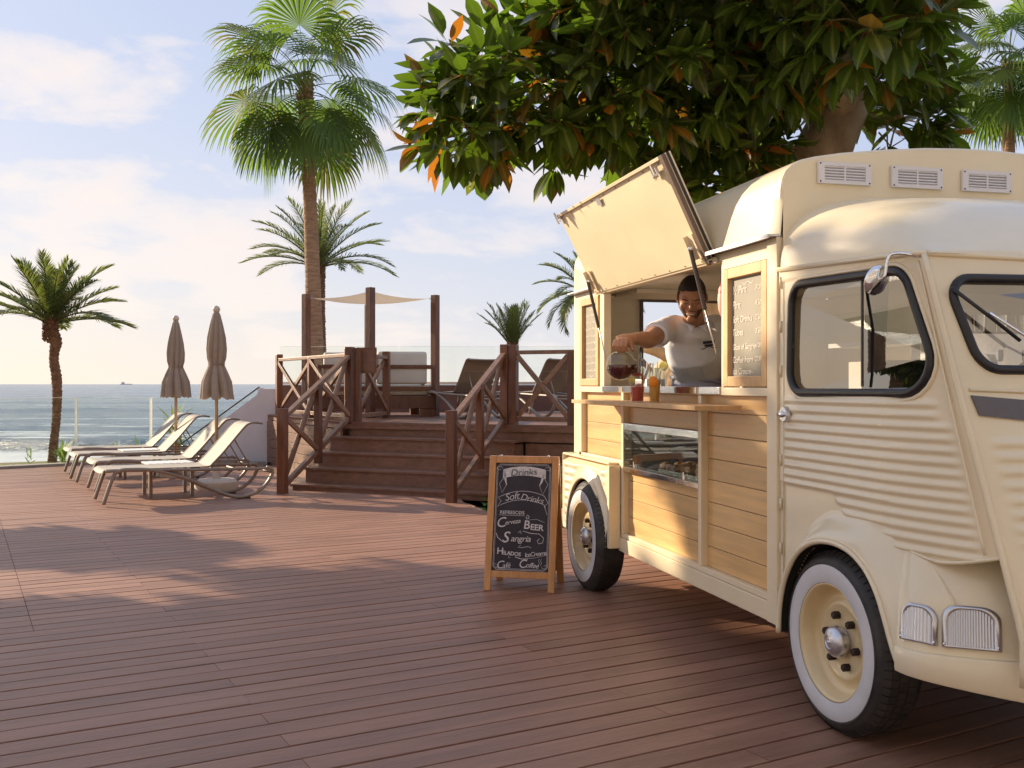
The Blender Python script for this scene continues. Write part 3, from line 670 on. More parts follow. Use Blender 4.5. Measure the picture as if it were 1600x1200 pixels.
# ---------------------------------------------------------------- closed parasols
def parasol(loc, label, seed):
    rr = random.Random(seed); ph0 = rr.uniform(0,6)
    t = thing('closed_parasol', label, 'parasol', loc, 0, 'closed taupe parasols')
    MB().tube([(0,0,0.05),(0,0,2.30)], 0.022, 12).build('pole', M_pole, t, smooth=True)
    MB().lathe([(0.27,0.0),(0.275,0.02),(0.26,0.10),(0.22,0.13),(0.05,0.14),(0.045,0.30),(0.035,0.31)], 24, Matrix.Rotation(0.3,4,'Z')).build('base', M_beigeb, t, autos=0.5)
    MB().lathe([(0.0,2.27),(0.035,2.275),(0.05,2.31),(0.035,2.345),(0.0,2.36)], 12).build('finial', M_beigeb, t, smooth=True)
    prof = [(2.28,0.030,0),(2.24,0.048,0.1),(2.10,0.075,0.22),(1.95,0.098,0.28),(1.80,0.108,0.30),(1.68,0.102,0.32),(1.62,0.090,0.25),(1.59,0.092,0.2),(1.50,0.125,0.30),(1.38,0.165,0.38),(1.28,0.178,0.42),(1.22,0.186,0.42),(1.19,0.188,0.42)]
    n = 96; m = MB(); vs = []
    for z, r, d in prof:
        for j in range(n):
            a = 2*pi*j/n
            fold = abs(sin(a*4+ph0+0.35*sin(z*5)))**0.7; f2 = 0.25*sin(a*11+z*3+ph0)
            q = r*(1-d+d*1.5*fold+0.12*d*f2*2) * (1+0.05*sin(a*2+z*4))
            dz = -0.045*abs(sin(a*4+ph0))**2 if z < 1.30 else 0
            vs.append((q*cos(a), q*sin(a), z+dz))
    k = len(prof); m.add(vs, [(i*n+j, i*n+(j+1)%n, (i+1)*n+(j+1)%n, (i+1)*n+j) for i in range(k-1) for j in range(n)])
    o = m.build('canopy', M_parasol, t, smooth=True)
    m = MB(); m.tube([(0.098*cos(2*pi*i/24), 0.098*sin(2*pi*i/24), 1.605+0.004*sin(i)) for i in range(25)], 0.012, 6, cap=False, flat=0.5); m.build('tie_strap', M_parasol, o, smooth=True)
parasol((-3.80,12.80,0), 'closed taupe parasol with pale base, nearer and taller of the two', 1)
parasol((-4.93,14.60,0), 'closed taupe parasol farther away beside the far loungers', 2)
# ================================================================ FOOD TRUCK
PH = radians(13.9); TO = Vector((1.2557, 3.873, 0)); TW = 2.04; YR = 3.373; YF = 0.43
truck = thing('food_truck', 'vintage cream corrugated food truck with pine panels and an open serving hatch', 'food truck', TO, PH)
TM = Matrix.Translation(TO) @ Matrix.Rotation(PH, 4, 'Z')
def T(x, y, z): return TM @ Vector((x, y, z))
def tb(x0,x1,y0,y1,z0,z1,name,m,par=None,bev=0.0,**k):
    return MB().box(x0,x1,y0,y1,z0,z1).build(name, m, par or truck, bevel=bev)
# --- side frame
tb(-0.012,0.030, 0.432,0.520, 0.308,1.985,'corner_post',M_paint2,bev=0.004)
tb(0.0,0.05, 1.225,1.262, 0.424,1.293,'mullion',M_paint2,bev=0.003)
tb(0.0,0.05, 2.362,2.400, 0.424,1.293,'mullion',M_paint2,bev=0.003)
tb(0.0,0.05, 3.255,3.373, 0.86,1.985,'corner_post',M_paint2,bev=0.004)
tb(0.0,0.04, 3.205,3.2549, 0.874,1.293,'mullion',M_paint2,bev=0.003)
tb(-0.004,0.05, 0.521,2.44, 0.308,0.393,'skirt',M_paint2,bev=0.004)
tb(0.004,0.05, 0.521,2.44, 0.395,0.4235,'skirt_rail',M_paint2,bev=0.003)
tb(-0.004,0.05, 0.521,3.254, 1.295,1.333,'sill_rail',M_paint2,bev=0.003)
tb(0.0,0.05, 2.401,3.204, 0.83,0.872,'sill_rail',M_paint2,bev=0.003)
tb(0.0,0.05, 0.521,3.254, 1.945,1.985,'head_rail',M_paint2,bev=0.003)
# steel counter edge between the uprights, polished
for y0, y1 in ((0.995,1.222),(1.266,2.358),(2.404,2.72)): tb(-0.014,0.05,y0,y1,1.300,1.336,'counter_edge',M_steel,bev=0.002)
# --- pine planks in three bays
rows = [0.4240,0.528,0.640,0.753,0.866,0.973,1.090,1.207,1.2945]
def plank(y0,y1,z0,z1):
    me = MB().box(0.036,0.052,y0,y1,z0+0.0012,z1-0.0012).mesh('plank', M_plank, bevel=0.0028); o = put('plank', me, truck); return o
for a,b in zip(rows,rows[1:]): plank(0.521,1.2245,a,b)
for a,b in zip([0.424,0.528,0.640,0.753],[0.528,0.640,0.753,0.812]): plank(1.263,2.3615,a,b)
for a,b in ((1.108,1.207),(1.207,1.2945)): plank(1.263,2.3615,a,b)
for a,b in zip([0.8725,0.973,1.090,1.207],[0.973,1.090,1.207,1.2945]): plank(2.4005,3.2045,a,b)
# --- display cabinet
disp = tb(0.05,0.07,1.27,2.36,0.813,0.845,'display_case',M_steel)
m = MB(); m.box(-0.005,0.045,1.263,2.3615,0.812,0.842).box(0.0,0.045,1.263,2.3615,1.068,1.108); m.build('case_trim', M_steel, disp, bevel=0.003)
tb(0.004,0.010,1.268,2.355,0.8425,1.0675,'case_pane',M_dispglass,disp)
tb(0.071,0.60,1.27,2.36,0.80,0.845,'case_floor',M_steel,disp)
m = MB(); m.box(0.60,0.62,1.27,2.36,0.80,1.15).box(0.06,0.60,1.262,1.27,0.80,1.15).box(0.06,0.60,2.36,2.37,0.80,1.15); m.build('case_lining', mat('case_grey',(0.42,0.42,0.38),0.5), disp)
tb(0.10,0.45,1.30,2.32,0.955,0.962,'case_shelf',M_dispglass,disp)
for y in (1.42,2.15):
    m = MB(); m.box(-0.010,0.0035,y-0.012,y+0.012,0.835,0.868).tube([(-0.012,y,0.85),(-0.012,y,0.885)],0.004,6); m.build('case_latch', M_chrome, disp)
m = MB(); m.box(-0.010,0.0035,1.80,1.82,1.035,1.068); m.build('case_latch', M_chrome, disp)
tray = thing('pastry_tray', 'steel tray of small golden pastries inside the glass display', 'tray', T(0.26,1.62,0.846), PH)
MB().box(-0.17,0.17,-0.32,0.40,0,0.008).build('tray', M_steel, tray)
rg = random.Random(2)
pm = []
for k in range(3):
    m = MB(); prof = [(0.0,0.0),(0.030,0.002),(0.036,0.014),(0.030,0.030),(0.014,0.040),(0,0.042)]
    m.lathe(prof, 10, wob=lambda t,h,k=k: 1+0.15*sin(3*t+k)+0.1*sin(5*t+h*60)); pm.append(m.mesh('pastry', M_pastry, smooth=True))
for i in range(9):
    for j in range(4):
        p = T(0.26-0.13+0.075*j+rg.uniform(-.01,.01), 1.62-0.27+0.078*i+rg.uniform(-.012,.012), 0.855+ (0.0))
        o = put('pastry', pm[rg.randrange(3)]); o.location = p; o.rotation_euler = (0,0,rg.uniform(0,6)); s_ = rg.uniform(0.85,1.1); o.scale = (s_,s_,s_)
        tag(o, 'small golden brown pastry on the tray in the glass display', 'pastry', 'pastries in the display')
# --- serving shelf
sh = tb(-0.235,0.0,0.78,2.68,1.228,1.250,'serving_shelf',M_wood_frame,bev=0.002)
for y in (1.243,2.381,):
    m = MB(); m.prism([(-0.005,1.10),(-0.005,1.226),(-0.16,1.226)], 'y', y-0.010, y+0.010); 
# --- menu boards in pine frames
def menu_board(y0,y1,z0,z1):
    b = tb(0.018,0.032,y0+0.04,y1-0.04,z0+0.04,z1-0.04,'menu_board',M_slate2)
    for a in ((y0,y0+0.048,z0,z1),(y1-0.048,y1,z0,z1),(y0+0.0485,y1-0.0485,z0,z0+0.048),(y0+0.0485,y1-0.0485,z1-0.048,z1)):
        tb(-0.006,0.03,*a,'frame_bar',M_wood_frame,b,bev=0.003)
    return b
mbR = menu_board(0.535,0.965,1.338,1.90); mbL = menu_board(2.83,3.225,1.338,1.94)
tb(0.0,0.05,0.970,0.993,1.334,1.944,'hatch_jamb',M_paint2,bev=0.003); tb(0.0,0.05,2.722,2.80,1.334,1.944,'hatch_jamb',M_paint2,bev=0.003)
tb(-0.002,0.04,0.521,0.969,1.903,1.944,'frame_filler',M_paint2); tb(-0.002,0.04,2.801,3.254,1.941,1.9448,'frame_filler',M_paint2)
tb(0.0,0.04,3.228,3.2545,1.334,1.94,'frame_filler',M_paint2)
# gutter strip over the side
m = MB(); m.box(-0.055,0.02,0.432,1.06,1.986,1.997).box(-0.055,-0.049,0.432,1.06,1.978,1.9858); m.build('rain_gutter', M_alu, truck, bevel=0.001)
m = MB(); m.box(-0.05,0.02,2.87,3.38,1.986,1.997); m.build('rain_gutter', M_alu, truck, bevel=0.001)
m = MB(); m.tube([(-0.02,1.07,1.955),(-0.02,1.02,1.955)],0.016,12); m.build('hinge_knuckle', M_chrome, truck, autos=0.5)
# --- raised roof
sec = [(0.0,1.997),(0.0,2.14),(0.003,2.19),(0.012,2.235),(0.03,2.272),(0.06,2.300),(0.10,2.322),(0.17,2.340),(0.30,2.363),(0.5,2.388),(0.72,2.408),(0.9,2.416),(1.02,2.418)]
sec = sec + [(TW-x, z) for x, z in reversed(sec[:-1])]
m = MB(); yy = [YF-0.01]+fr(YF,YR,16)+[YR+0.01]
def rooff(i, y):
    x, z = sec[int(i)]; e = 0.0
    if y < YF or y > YR: x = x + (0.012 if x < 1 else -0.012)*(1 if z > 2.0 else 0); z -= 0.010
    return Vector((x, y, z - 0.0*y))
m.grid(rooff, list(range(len(sec))), yy)
n = len(sec)
m.build('raised_roof', M_paint, truck, smooth=True, autos=0.7)
def cap(y, name, z0, hole=None):
    m = MB(); pts = [(max(0.012,min(TW-0.012,x)), z-0.010) for x, z in sec]
    vs = []; k = 24
    xs_ = fr(0.012, TW-0.012, 60)
    def topz(x):
        for (x0,z0_),(x1,z1_) in zip(sec, sec[1:]):
            if x0 <= x <= x1 and x1 > x0: return z0_+(z1_-z0_)*(x-x0)/(x1-x0)-0.010
        return 2.0
    zs = fr(0,1,20)
    m.grid(lambda x, t: Vector((x, y, z0+(topz(x)-z0)*t)), xs_, zs, keep=(lambda x, t: not hole or not (hole[0] < x < hole[1] and hole[2] < z0+(topz(x)-z0)*t < hole[3])) if hole else None)
    return m.build(name, M_paint, truck, smooth=False)
cap(YF-0.0095, 'roof_front', 1.76)
# vents on the raised front
for i in range(5):
    c = 0.303 + 0.3625*i; zc_ = 2.268 - 0.0*i; y = YF-0.012
    v = thing('x','x','x'); bpy.data.objects.remove(v)
    fo = MB(); w, h = 0.130, 0.047
    fo.box(c-w,c-w+0.030,y-0.014,y,zc_-h,zc_+h).box(c+w-0.030,c+w,y-0.014,y,zc_-h,zc_+h).box(c-w+0.03,c+w-0.03,y-0.014,y,zc_-h,zc_-h+0.016).box(c-w+0.03,c+w-0.03,y-0.014,y,zc_+h-0.016,zc_+h).box(c-0.004,c+0.004,y-0.013,y,zc_-h+0.016,zc_+h-0.016)
    vo = fo.build('roof_vent', M_ventw, truck)
    for k in range(5):
        zz_ = zc_-h+0.0225+k*0.0125
        s_ = MB(); s_.bar((c-w+0.031,y-0.006,zz_),(c+w-0.031,y-0.006,zz_), 0.012, 0.006, up=Vector((0,0.5,1))); s_.build('louvre', M_ventw, vo)
    MB().box(c-w+0.031,c+w-0.031,y-0.002,y+0.0,zc_-h+0.017,zc_+h-0.017).build('vent_back', M_dark, vo)
    for sx in (-1,1):
        for sz in (-1,1): MB().lathe([(0.004,0),(0.003,0.002),(0,0.0025)],8,Matrix.Translation((c+sx*(w-0.010),y-0.014,zc_+sz*(h-0.008))) @ Matrix.Rotation(pi/2,4,'X')).build('screw', M_nut, vo)
# --- far side, rear wall, floor, inner lining
tb(TW-0.05,TW,YF,YR,0.308,1.99,'far_side',M_paint)
m = MB(); hole = (0.50,1.30,1.30,1.95)
m.box(0.03,0.50,YR-0.04,YR,0.32,1.995).box(1.30,TW-0.05,YR-0.04,YR,0.32,1.995).box(0.50,1.30,YR-0.04,YR,0.32,1.30).box(0.50,1.30,YR-0.04,YR,1.95,1.995)
m.build('rear_wall', M_inner, truck)
cap(YR+0.0095, 'roof_rear', 1.98)
m = MB(); m.box(0.485,0.505,YR-0.065,YR-0.04,1.28,1.965).box(1.295,1.315,YR-0.065,YR-0.04,1.28,1.965).box(0.505,1.295,YR-0.065,YR-0.04,1.945,1.965).box(0.505,1.295,YR-0.065,YR-0.04,1.28,1.30)
m.build('rear_window_frame', mat('window_frame_dark',(0.12,0.10,0.10),0.5), truck)
tb(0.055,TW-0.055,YF,YR-0.045,0.31,0.36,'floor',M_inner)
tb(0.055,TW-0.055,YF+0.01,YR-0.045,2.00,2.02,'ceiling_lining',M_inner)
m = MB(); m.box(0.30,1.28,2.9,YR-0.045,1.9705,1.998); m.build('ceiling_beam', M_inner, truck)
m = MB(); m.tube([(0.25,YR-0.06,2.0),(0.25,YR-0.06,1.975),(1.4,YR-0.06,1.97)],0.012,8); m.build('conduit', M_inner, truck)
m = MB(); m.box(0.055,0.40,0.55,2.9,0.36,0.798); m.box(0.62,0.66,0.55,1.0,0.36,1.30); m.build('counter_body', M_inner, truck)
tb(0.05,0.36,0.995,2.72,1.305,1.330,'counter_top',M_steel)
tb(1.55,TW-0.06,0.9,3.2,0.36,1.15,'back_counter',M_inner)
# --- hatch lid
hl_a = radians(64.0)
lid = thing('x','x','x'); bpy.data.objects.remove(lid)
LM = Matrix.Translation((-0.002,0,1.940)) @ Matrix.Rotation(hl_a, 4, 'Y')   # local -x of lid points outwards/up
def lidm(m): return [LM @ Vector(v) for v in m.v]
def lbuild(m, name, mt, par=None, bev=0, **k):
    m.v = [tuple(LM @ Vector(v)) for v in m.v]; return m.build(name, mt, par or truck, bevel=bev, **k)
LY0, LY1, LL = 1.065, 2.874, 0.595
m = MB(); m.box(-LL,-0.004,LY0,LY1,0.0,0.030); lid = lbuild(m,'hatch_lid',M_paint2,bev=0.003)
m = MB()
def sheetf(u,v):
    z = -0.006 - 0.007*sin(pi*u)*sin(pi*v)*(1+0.6*sin(5*u+3*v)) - 0.0025*sin(9*v+4*u)*sin(pi*u)
    return Vector((-LL+0.02+(LL-0.04)*u, LY0+0.055+(LY1-LY0-0.07)*v, z))
m.grid(sheetf, fr(0,1,16), fr(0,1,40)); lbuild(m,'lid_lining',M_paint2,lid,smooth=True)
m = MB(); m.box(-LL,-0.004,LY0+0.003,LY0+0.04,-0.022,-0.001); lbuild(m,'lid_edge',mat('lid_edge_brown',(0.16,0.11,0.08),0.5),lid,bev=0.002)
m = MB(); m.box(-LL,-LL+0.018,LY0+0.045,LY1,-0.024,-0.001); lbuild(m,'lid_edge',M_paint2,lid,bev=0.002)
m = MB(); m.box(-LL-0.002,-0.004,LY0-0.005,LY0+0.0,0.004,0.018); lbuild(m,'rubber_seal',M_black,lid)
def latch(y, x):
    m = MB(); m.box(x-0.02,x+0.02,y-0.04,y+0.04,-0.032,-0.026).tube([(x-0.04,y,-0.04),(x+0.04,y,-0.04)],0.006,8).box(x+0.01,x+0.03,y-0.012,y+0.012,-0.045,-0.026)
    lbuild(m,'latch',M_chrome,lid)
latch(LY0+0.13,-LL+0.06); latch(LY1-0.04,-LL+0.02)
m = MB(); m.box(-LL+0.035,-LL+0.075,2.05,2.11,-0.022,-0.018); lbuild(m,'latch_plate',M_alu,lid)
for y in (LY0+0.085, LY1-0.10):
    m = MB(); m.box(-0.18,-0.05,y-0.03,y+0.03,-0.022,-0.014).box(-0.18,-0.05,y+0.026,y+0.03,-0.045,-0.022); lbuild(m,'strut_bracket',M_paint2,lid,bev=0.001)
# rivets round the lining
for k in range(9):
    y = LY0+0.10+k*(LY1-LY0-0.15)/8
    for x in (-0.03,-LL+0.03):
        m = MB(); m.lathe([(0.004,0),(0.003,-0.003),(0,-0.0035)],6,Matrix.Translation((x,y,-0.008))); lbuild(m,'rivet',M_nut,lid)
def strut(p_lid, p_bot, ysh):
    a = LM @ Vector(p_lid); b = Vector(p_bot); mid = a.lerp(b, 0.58)
    o = MB().tube([a, mid],0.011,10).build('gas_strut', M_brown_metal, truck, autos=0.6)
    MB().tube([mid, b],0.0045,8).build('strut_rod', M_alu, o, smooth=True)
    MB().lathe([(0,-0.012),(0.012,-0.008),(0.014,0),(0.012,0.008),(0,0.012)],10,Matrix.Translation(a)).build('ball_joint', M_chrome, o, smooth=True)
strut((-0.115,LY0+0.085,-0.045),(-0.004,1.045,1.50),0); strut((-0.115,LY1-0.10,-0.045),(-0.004,2.66,1.50),0)
# --- rear quarter: corrugated panel with wheel opening
RYc, RZc, RR = 2.86, 0.345, 0.385
XQ = -0.065
def ridge(z, zs_, sp=0.0387, amp=0.011):
    u = (z-zs_)/sp; f = u-math.floor(u); return amp*(sin(pi*min(1,f/0.86))**1.25 if f < 0.86 else 0.0)
def quarter(y, z):
    e = min(1, max(0,(y-2.44)/0.03))*min(1,max(0,(3.434-y)/0.02))
    x = XQ
    r = sqrt((y-RYc)**2+(z-RZc)**2)
    b = exp(-((r-RR-0.015)/0.028)**2)
    mk = 1/(1+exp(-(r-RR-0.115)/0.012)) * min(1,max(0,(y-2.50)/0.05))*min(1,max(0,(3.40-y)/0.05)) * (1 if z < 0.80 else 0)
    x -= ridge(z,0.42,0.0565,0.016)*mk + 0.028*b
    if z > 0.80: x += (z-0.80)*1.4
    return Vector((x, y, z))
m = MB(); zq = fr(0.325,0.845,110); yq = fr(2.445,3.434,70)
m.grid(lambda y, z: quarter(y, z), yq, zq, keep=lambda y, z: (y-RYc)**2+(z-RZc)**2 > RR**2)
q = m.build('rear_quarter', M_paint, truck, smooth=True)
# rim of the wheel opening as a rolled lip
pts = [(XQ-0.022, RYc+RR*cos(a), RZc+RR*sin(a)) for a in fr(-0.04, pi+0.04, 30)]
MB().tube(pts, 0.015, 8).build('arch_lip', M_paint, q, smooth=True)
m = MB(); pin = [(RYc+(RR+0.0)*cos(a), RZc+(RR+0.0)*sin(a)) for a in fr(0,pi,30)]
m.add([(XQ-0.01,y,z) for y,z in pin]+[(XQ+0.35,y,z) for y,z in pin], [(i,i+1,i+32,i+31) for i in range(30)]); m.build('wheel_well', M_dark, truck)
tb(XQ-0.012,0.0,2.405,2.444,0.325,0.84,'quarter_post',M_paint2,bev=0.004)
tb(XQ,0.0,2.445,3.434,0.845,0.858,'quarter_ledge',M_paint2,bev=0.002)
tb(XQ,0.05,3.434,3.442,0.34,0.85,'quarter_end',M_paint2)
tb(0.04,TW-0.05,YR,3.44,0.36,0.9,'rear_sill',M_paint)
# --- cab side with door
def pil(z):   # front corner line of the cab: returns x, y
    t = min(1.2, max(0, (1.79-z)/1.03)); return 0.015+0.115*t, -0.525-0.245*t
def cabx(y, z):
    xp, yp = pil(z); s0 = -0.22
    return xp*((s0-y)/(s0-yp))**2 if y < s0 else 0.0
WIN = [(0.322,1.765),(-0.425,1.748),(-0.583,1.318),(0.338,1.315)]
def rrect(cs, rad, n=6):
    out = []; k = len(cs)
    for i in range(k):
        p = Vector((*cs[i],0)); a = Vector((*cs[i-1],0)); b = Vector((*cs[(i+1)%k],0))
        r_ = rad if isinstance(rad,(int,float)) else rad[i]
        da = (a-p).normalized(); db_ = (b-p).normalized(); hl = da.angle(db_)/2; d = r_/math.tan(hl)
        c = p + (da+db_).normalized()*(r_/sin(hl)); p0 = p+da*d; p1 = p+db_*d
        v0 = p0-c; v1 = p1-c; ang = v0.angle(v1); ax = v0.cross(v1).normalized()
        for j in range(n+1): 
            v = Matrix.Rotation(ang*j/n,3,ax) @ v0; q_ = c+v; out.append((q_.x,q_.y))
    return out
winp = rrect(WIN,[0.085,0.095,0.12,0.09],7)
def inpoly(y, z, poly):
    c = False; n = len(poly)
    for i in range(n):
        (ya, za), (yb, zb) = poly[i], poly[(i+1) % n]
        if (za > z) != (zb > z) and y < (yb-ya)*(z-za)/(zb-za)+ya: c = not c
    return c
def shrink(poly, d):
    cx_ = sum(p[0] for p in poly)/len(poly); cz_ = sum(p[1] for p in poly)/len(poly)
    n = len(poly); out = []
    for i in range(n):
        a = Vector(poly[i-1]); b = Vector(poly[(i+1)%n]); t_ = (b-a)
        if t_.length < 1e-9: out.append(poly[i]); continue
        nn = Vector((-t_.y,t_.x)).normalized(); c_ = Vector((cx_,cz_))-Vector(poly[i])
        if nn.dot(c_) < 0: nn = -nn
        q_ = Vector(poly[i])+nn*d; out.append((q_.x,q_.y))
    return out
wcut = shrink(winp, 0.012)
# wheel opening of the front fender
WY = -0.03
lip = [(0.345,0.305),(0.338,0.40),(0.315,0.49),(0.275,0.57),(0.215,0.645),(0.135,0.70),(0.045,0.733),(-0.05,0.745),(-0.14,0.740),(-0.22,0.718),(-0.295,0.675),(-0.355,0.61),(-0.40,0.53),(-0.44,0.45),(-0.472,0.40),(-0.492,0.378)]
lips = [(p.x,p.y) for p in spline([(y,z,0) for y,z in lip],3)]
lip_poly = lips + [(-0.5,0.0),(0.345,0.0)]
def zbot(y):
    # lower edge of the corrugated side panel
    if y > -0.44: return 0.30
    xp, yp = pil(0.76)
    return 0.752 + 0.045*abs((y+0.56)/0.2)**1.5
def cab_side(s, z):
    xp, yp = pil(z); y = 0.43+(yp-0.43)*s
    x = cabx(y, z)
    # corrugation
    zz_ = z
    yend = yp + 0.060 + (0.035 if z > 1.22 else 0)
    if 0.772 < z < 1.302:
        lo = 0.916 if y > 0.05 else 0.916
        # boundary following the fender curve
        if y < 0.02: lo = 0.916 - 0.30*min(1,(0.02-y)/0.33)
        ok = 1/(1+exp(-(z-lo-0.012)/0.0035)) * min(1,max(0,(y-yend)/0.022)) * min(1,max(0,(0.395-y)/0.02))
        x -= ridge(z,0.7615,0.0387,0.0095)*ok
    if z < 0.93 and y > -0.36: x += 0.004
    # pressed ledge over the window and beside the pillar
    if z > 1.787: x -= 0.004
    # window flange
    return Vector((x, y, z))
m = MB(); ss = fr(0,1,88); zs2 = [0.302+i*0.00645 for i in range(241)]
def keep_side(s, z):
    xp, yp = pil(z); y = 0.43+(yp-0.43)*s
    if z > 1.80+0.04*(y+0.5): return False
    if inpoly(y, z, wcut): return False
    if inpoly(y, z, lip_poly): return False
    if y < -0.43 and z < zbot(y): return False
    return True
m.grid(cab_side, ss, zs2, keep=keep_side)
cs_ = m.build('cab_side', M_paint, truck, smooth=True)
# pillar bead at the front corner, panel lower edge
MB().tube([(pil(z)[0]-0.004, pil(z)[1]-0.002, z) for z in fr(1.79,0.40,20)], 0.011, 8).build('pillar_bead', M_paint, truck, smooth=True)
MB().tube([(pil(z)[0]*0.72-0.002, pil(z)[1]+0.035, z) for z in fr(1.77,0.80,20)], 0.0045, 6).build('door_seam', M_paint, truck, smooth=True)
pe = [(cabx(y,0.76)-0.003, y, zbot(y)) for y in fr(-0.445,pil(0.79)[1]+0.005,14)]
MB().tube(pe, 0.007, 6).build('panel_edge', M_paint, truck, smooth=True)
# gutter above the door
MB().tube([(-0.012,0.425,1.842),(-0.012,-0.30,1.806),(0.0,-0.50,1.796),(0.02,-0.53,1.793)],[0.010,0.010,0.010,0.009],8).build('door_gutter', M_paint, truck, smooth=True)
MB().tube([(0.02,-0.53,1.793),(0.4,-0.545,1.783),(1.02,-0.55,1.78),(1.64,-0.545,1.783),(2.02,-0.53,1.793)],0.010,8).build('screen_gutter', M_paint, truck, smooth=True)
# window rubber and glass
def ringband(poly, rad, name, mt, xf, flat=1.0):
    pts = [Vector((xf(y,z), y, z)) for y, z in poly]+[Vector((xf(*poly[0]), *poly[0]))]+[Vector((xf(*poly[1]), *poly[1]))]
    return MB().tube(pts, rad, 8, cap=False, flat=flat, up=(1,0,0)).build(name, mt, truck, smooth=True)
wr = ringband(winp, 0.0165, 'window_rubber', M_black, lambda y,z: cabx(y,z)-0.002)
ringband(shrink(winp,-0.024), 0.008, 'window_bead', M_paint, lambda y,z: cabx(y,z)-0.001)
m = MB(); gp_ = shrink(winp,0.004); n = len(gp_)
m.add([(cabx(y,z)+0.012,y,z) for y,z in gp_],[tuple(range(n))]); gl_ = m.build('door_glass', M_cabglass, wr)
MB().box(0.006,0.012,-0.175,-0.165,1.34,1.74).build('glass_divider', M_black, wr)
# door shut line and hinges by the body corner
MB().tube([(-0.001,0.392,0.40),(-0.001,0.392,1.80)],0.003,6).build('door_seam', M_paint, truck, smooth=True)
for k in range(7): MB().tube([(-0.004,0.412,0.62+k*0.19),(-0.004,0.412,0.67+k*0.19)],0.006,6).build('door_hinge', M_paint, truck, smooth=True)
# handle
dh = MB().lathe([(0.0,-0.020),(0.030,-0.019),(0.034,-0.010),(0.034,0.0)],20,Matrix.Translation((-0.006,0.358,1.222)) @ Matrix.Rotation(pi/2,4,'Y') @ Matrix.Rotation(0,4,'Z')).build('door_handle', M_alu, truck, autos=0.7)
MB().lathe([(0.0,0.0),(0.012,-0.004),(0.015,-0.03),(0.011,-0.055),(0.0,-0.068)],14,Matrix.Translation((-0.024,0.395,1.222)) @ Matrix.Rotation(-pi/2,4,'X')).build('handle_lever', M_alu, dh, smooth=True)
# --- front fender
def outer(i):
    y, z = lips[i]; n = len(lips); t = i/(n-1)
    a = Vector((lips[min(i+1,n-1)][0]-lips[max(i-1,0)][0], lips[min(i+1,n-1)][1]-lips[max(i-1,0)][1])).normalized()
    nrm = Vector((-a.y, a.x)); 
    if nrm.dot(Vector((y+0.06, z-0.35))) < 0: nrm = -nrm
    w = 0.022 + 0.095*min(1,max(0,(t-0.12)/0.3)) + 0.13*min(1,max(0,(t-0.5)/0.3))*(1-0.9*max(0,(t-0.82)/0.18))
    return y+nrm.x*w, max(z+nrm.y*w, 0.36)
def fend(i, r):
    i = int(i); y0, z0 = lips[i]; y1, z1 = outer(i); n = len(lips); t = i/(n-1)
    y = y0+(y1-y0)*r; z = z0+(z1-z0)*r
    xin = -0.062; xo = cabx(min(y1,-0.0) if y1 < 0 else 0, z1)+0.004
    if t > 0.6: xo = xo*(1-(t-0.6)/0.4) + 0.03*(t-0.6)/0.4
    x = xin + (xo-xin)*(1-cos(pi*min(1,r)))/2
    if r < 0.12: x += 0.012*(1-r/0.12)**2
    return Vector((x, y, z))
m = MB(); m.grid(fend, list(range(len(lips))), [0,0.03,0.07,0.12,0.2,0.3,0.4,0.5,0.6,0.7,0.8,0.9,1.0])
fn = m.build('front_fender', M_paint, truck, smooth=True)
MB().tube([(-0.052,y,z) for y,z in lips],0.012,8).build('fender_lip', M_paint, fn, smooth=True)
m = MB(); n = len(lips)
m.add([(-0.045,y,z) for y,z in lips]+[(0.40,y,z) for y,z in lips], [(i,i+1,i+1+n,i+n) for i in range(n-1)]); m.build('wheel_well', M_dark, truck)
m = MB(); m.box(0.36,0.40,-0.5,0.36,0.25,0.78).box(0.10,TW-0.1,-0.70,0.6,0.33,0.40); m.build('chassis', M_dark, truck)
# --- lower fascia carrying the lamps
fpath = spline([(-0.056,-0.470,0),(-0.052,-0.535,0),(-0.015,-0.60,0),(0.07,-0.675,0),(0.20,-0.755,0),(0.36,-0.82,0),(0.60,-0.86,0),(1.02,-0.875,0)],6)
fpath = fpath + [Vector((TW-p.x,p.y,0)) for p in reversed(fpath[:-1])]
nf = len(fpath)
def fasc(i, z):
    p = fpath[int(i)]; lean = max(0,(z-0.47))*0.22 + max(0,z-0.62)*0.25
    ctr = Vector((TW/2,0.6,0)); d = (ctr-p).normalized(); q_ = p + d*lean
    return Vector((q_.x,q_.y,z))
m = MB(); m.grid(fasc, list(range(nf)), fr(0.455,0.86,14)); m.build('front_fascia', M_paint, truck, smooth=True)
def bump_(i, k):
    p = fpath[int(i)]; ctr = Vector((TW/2,0.2,0)); d = (p-ctr).normalized(); c_ = abs(p.x-TW/2)/(TW/2)
    zt = 0.462; zb = 0.365-0.085*min(1,(1-c_)*1.9)
    prof = [(-0.02,zt-0.004),(0.0,zt),(0.014,zt-0.002),(0.018,zt-0.010),(0.018,zb+0.012),(0.012,zb),(-0.02,zb)]
    o, z = prof[int(k)]; q_ = p+d*o
    return Vector((q_.x,q_.y,z))
m = MB(); m.grid(bump_, list(range(nf)), list(range(7))); m.build('front_apron', M_paint, truck, autos=0.9)
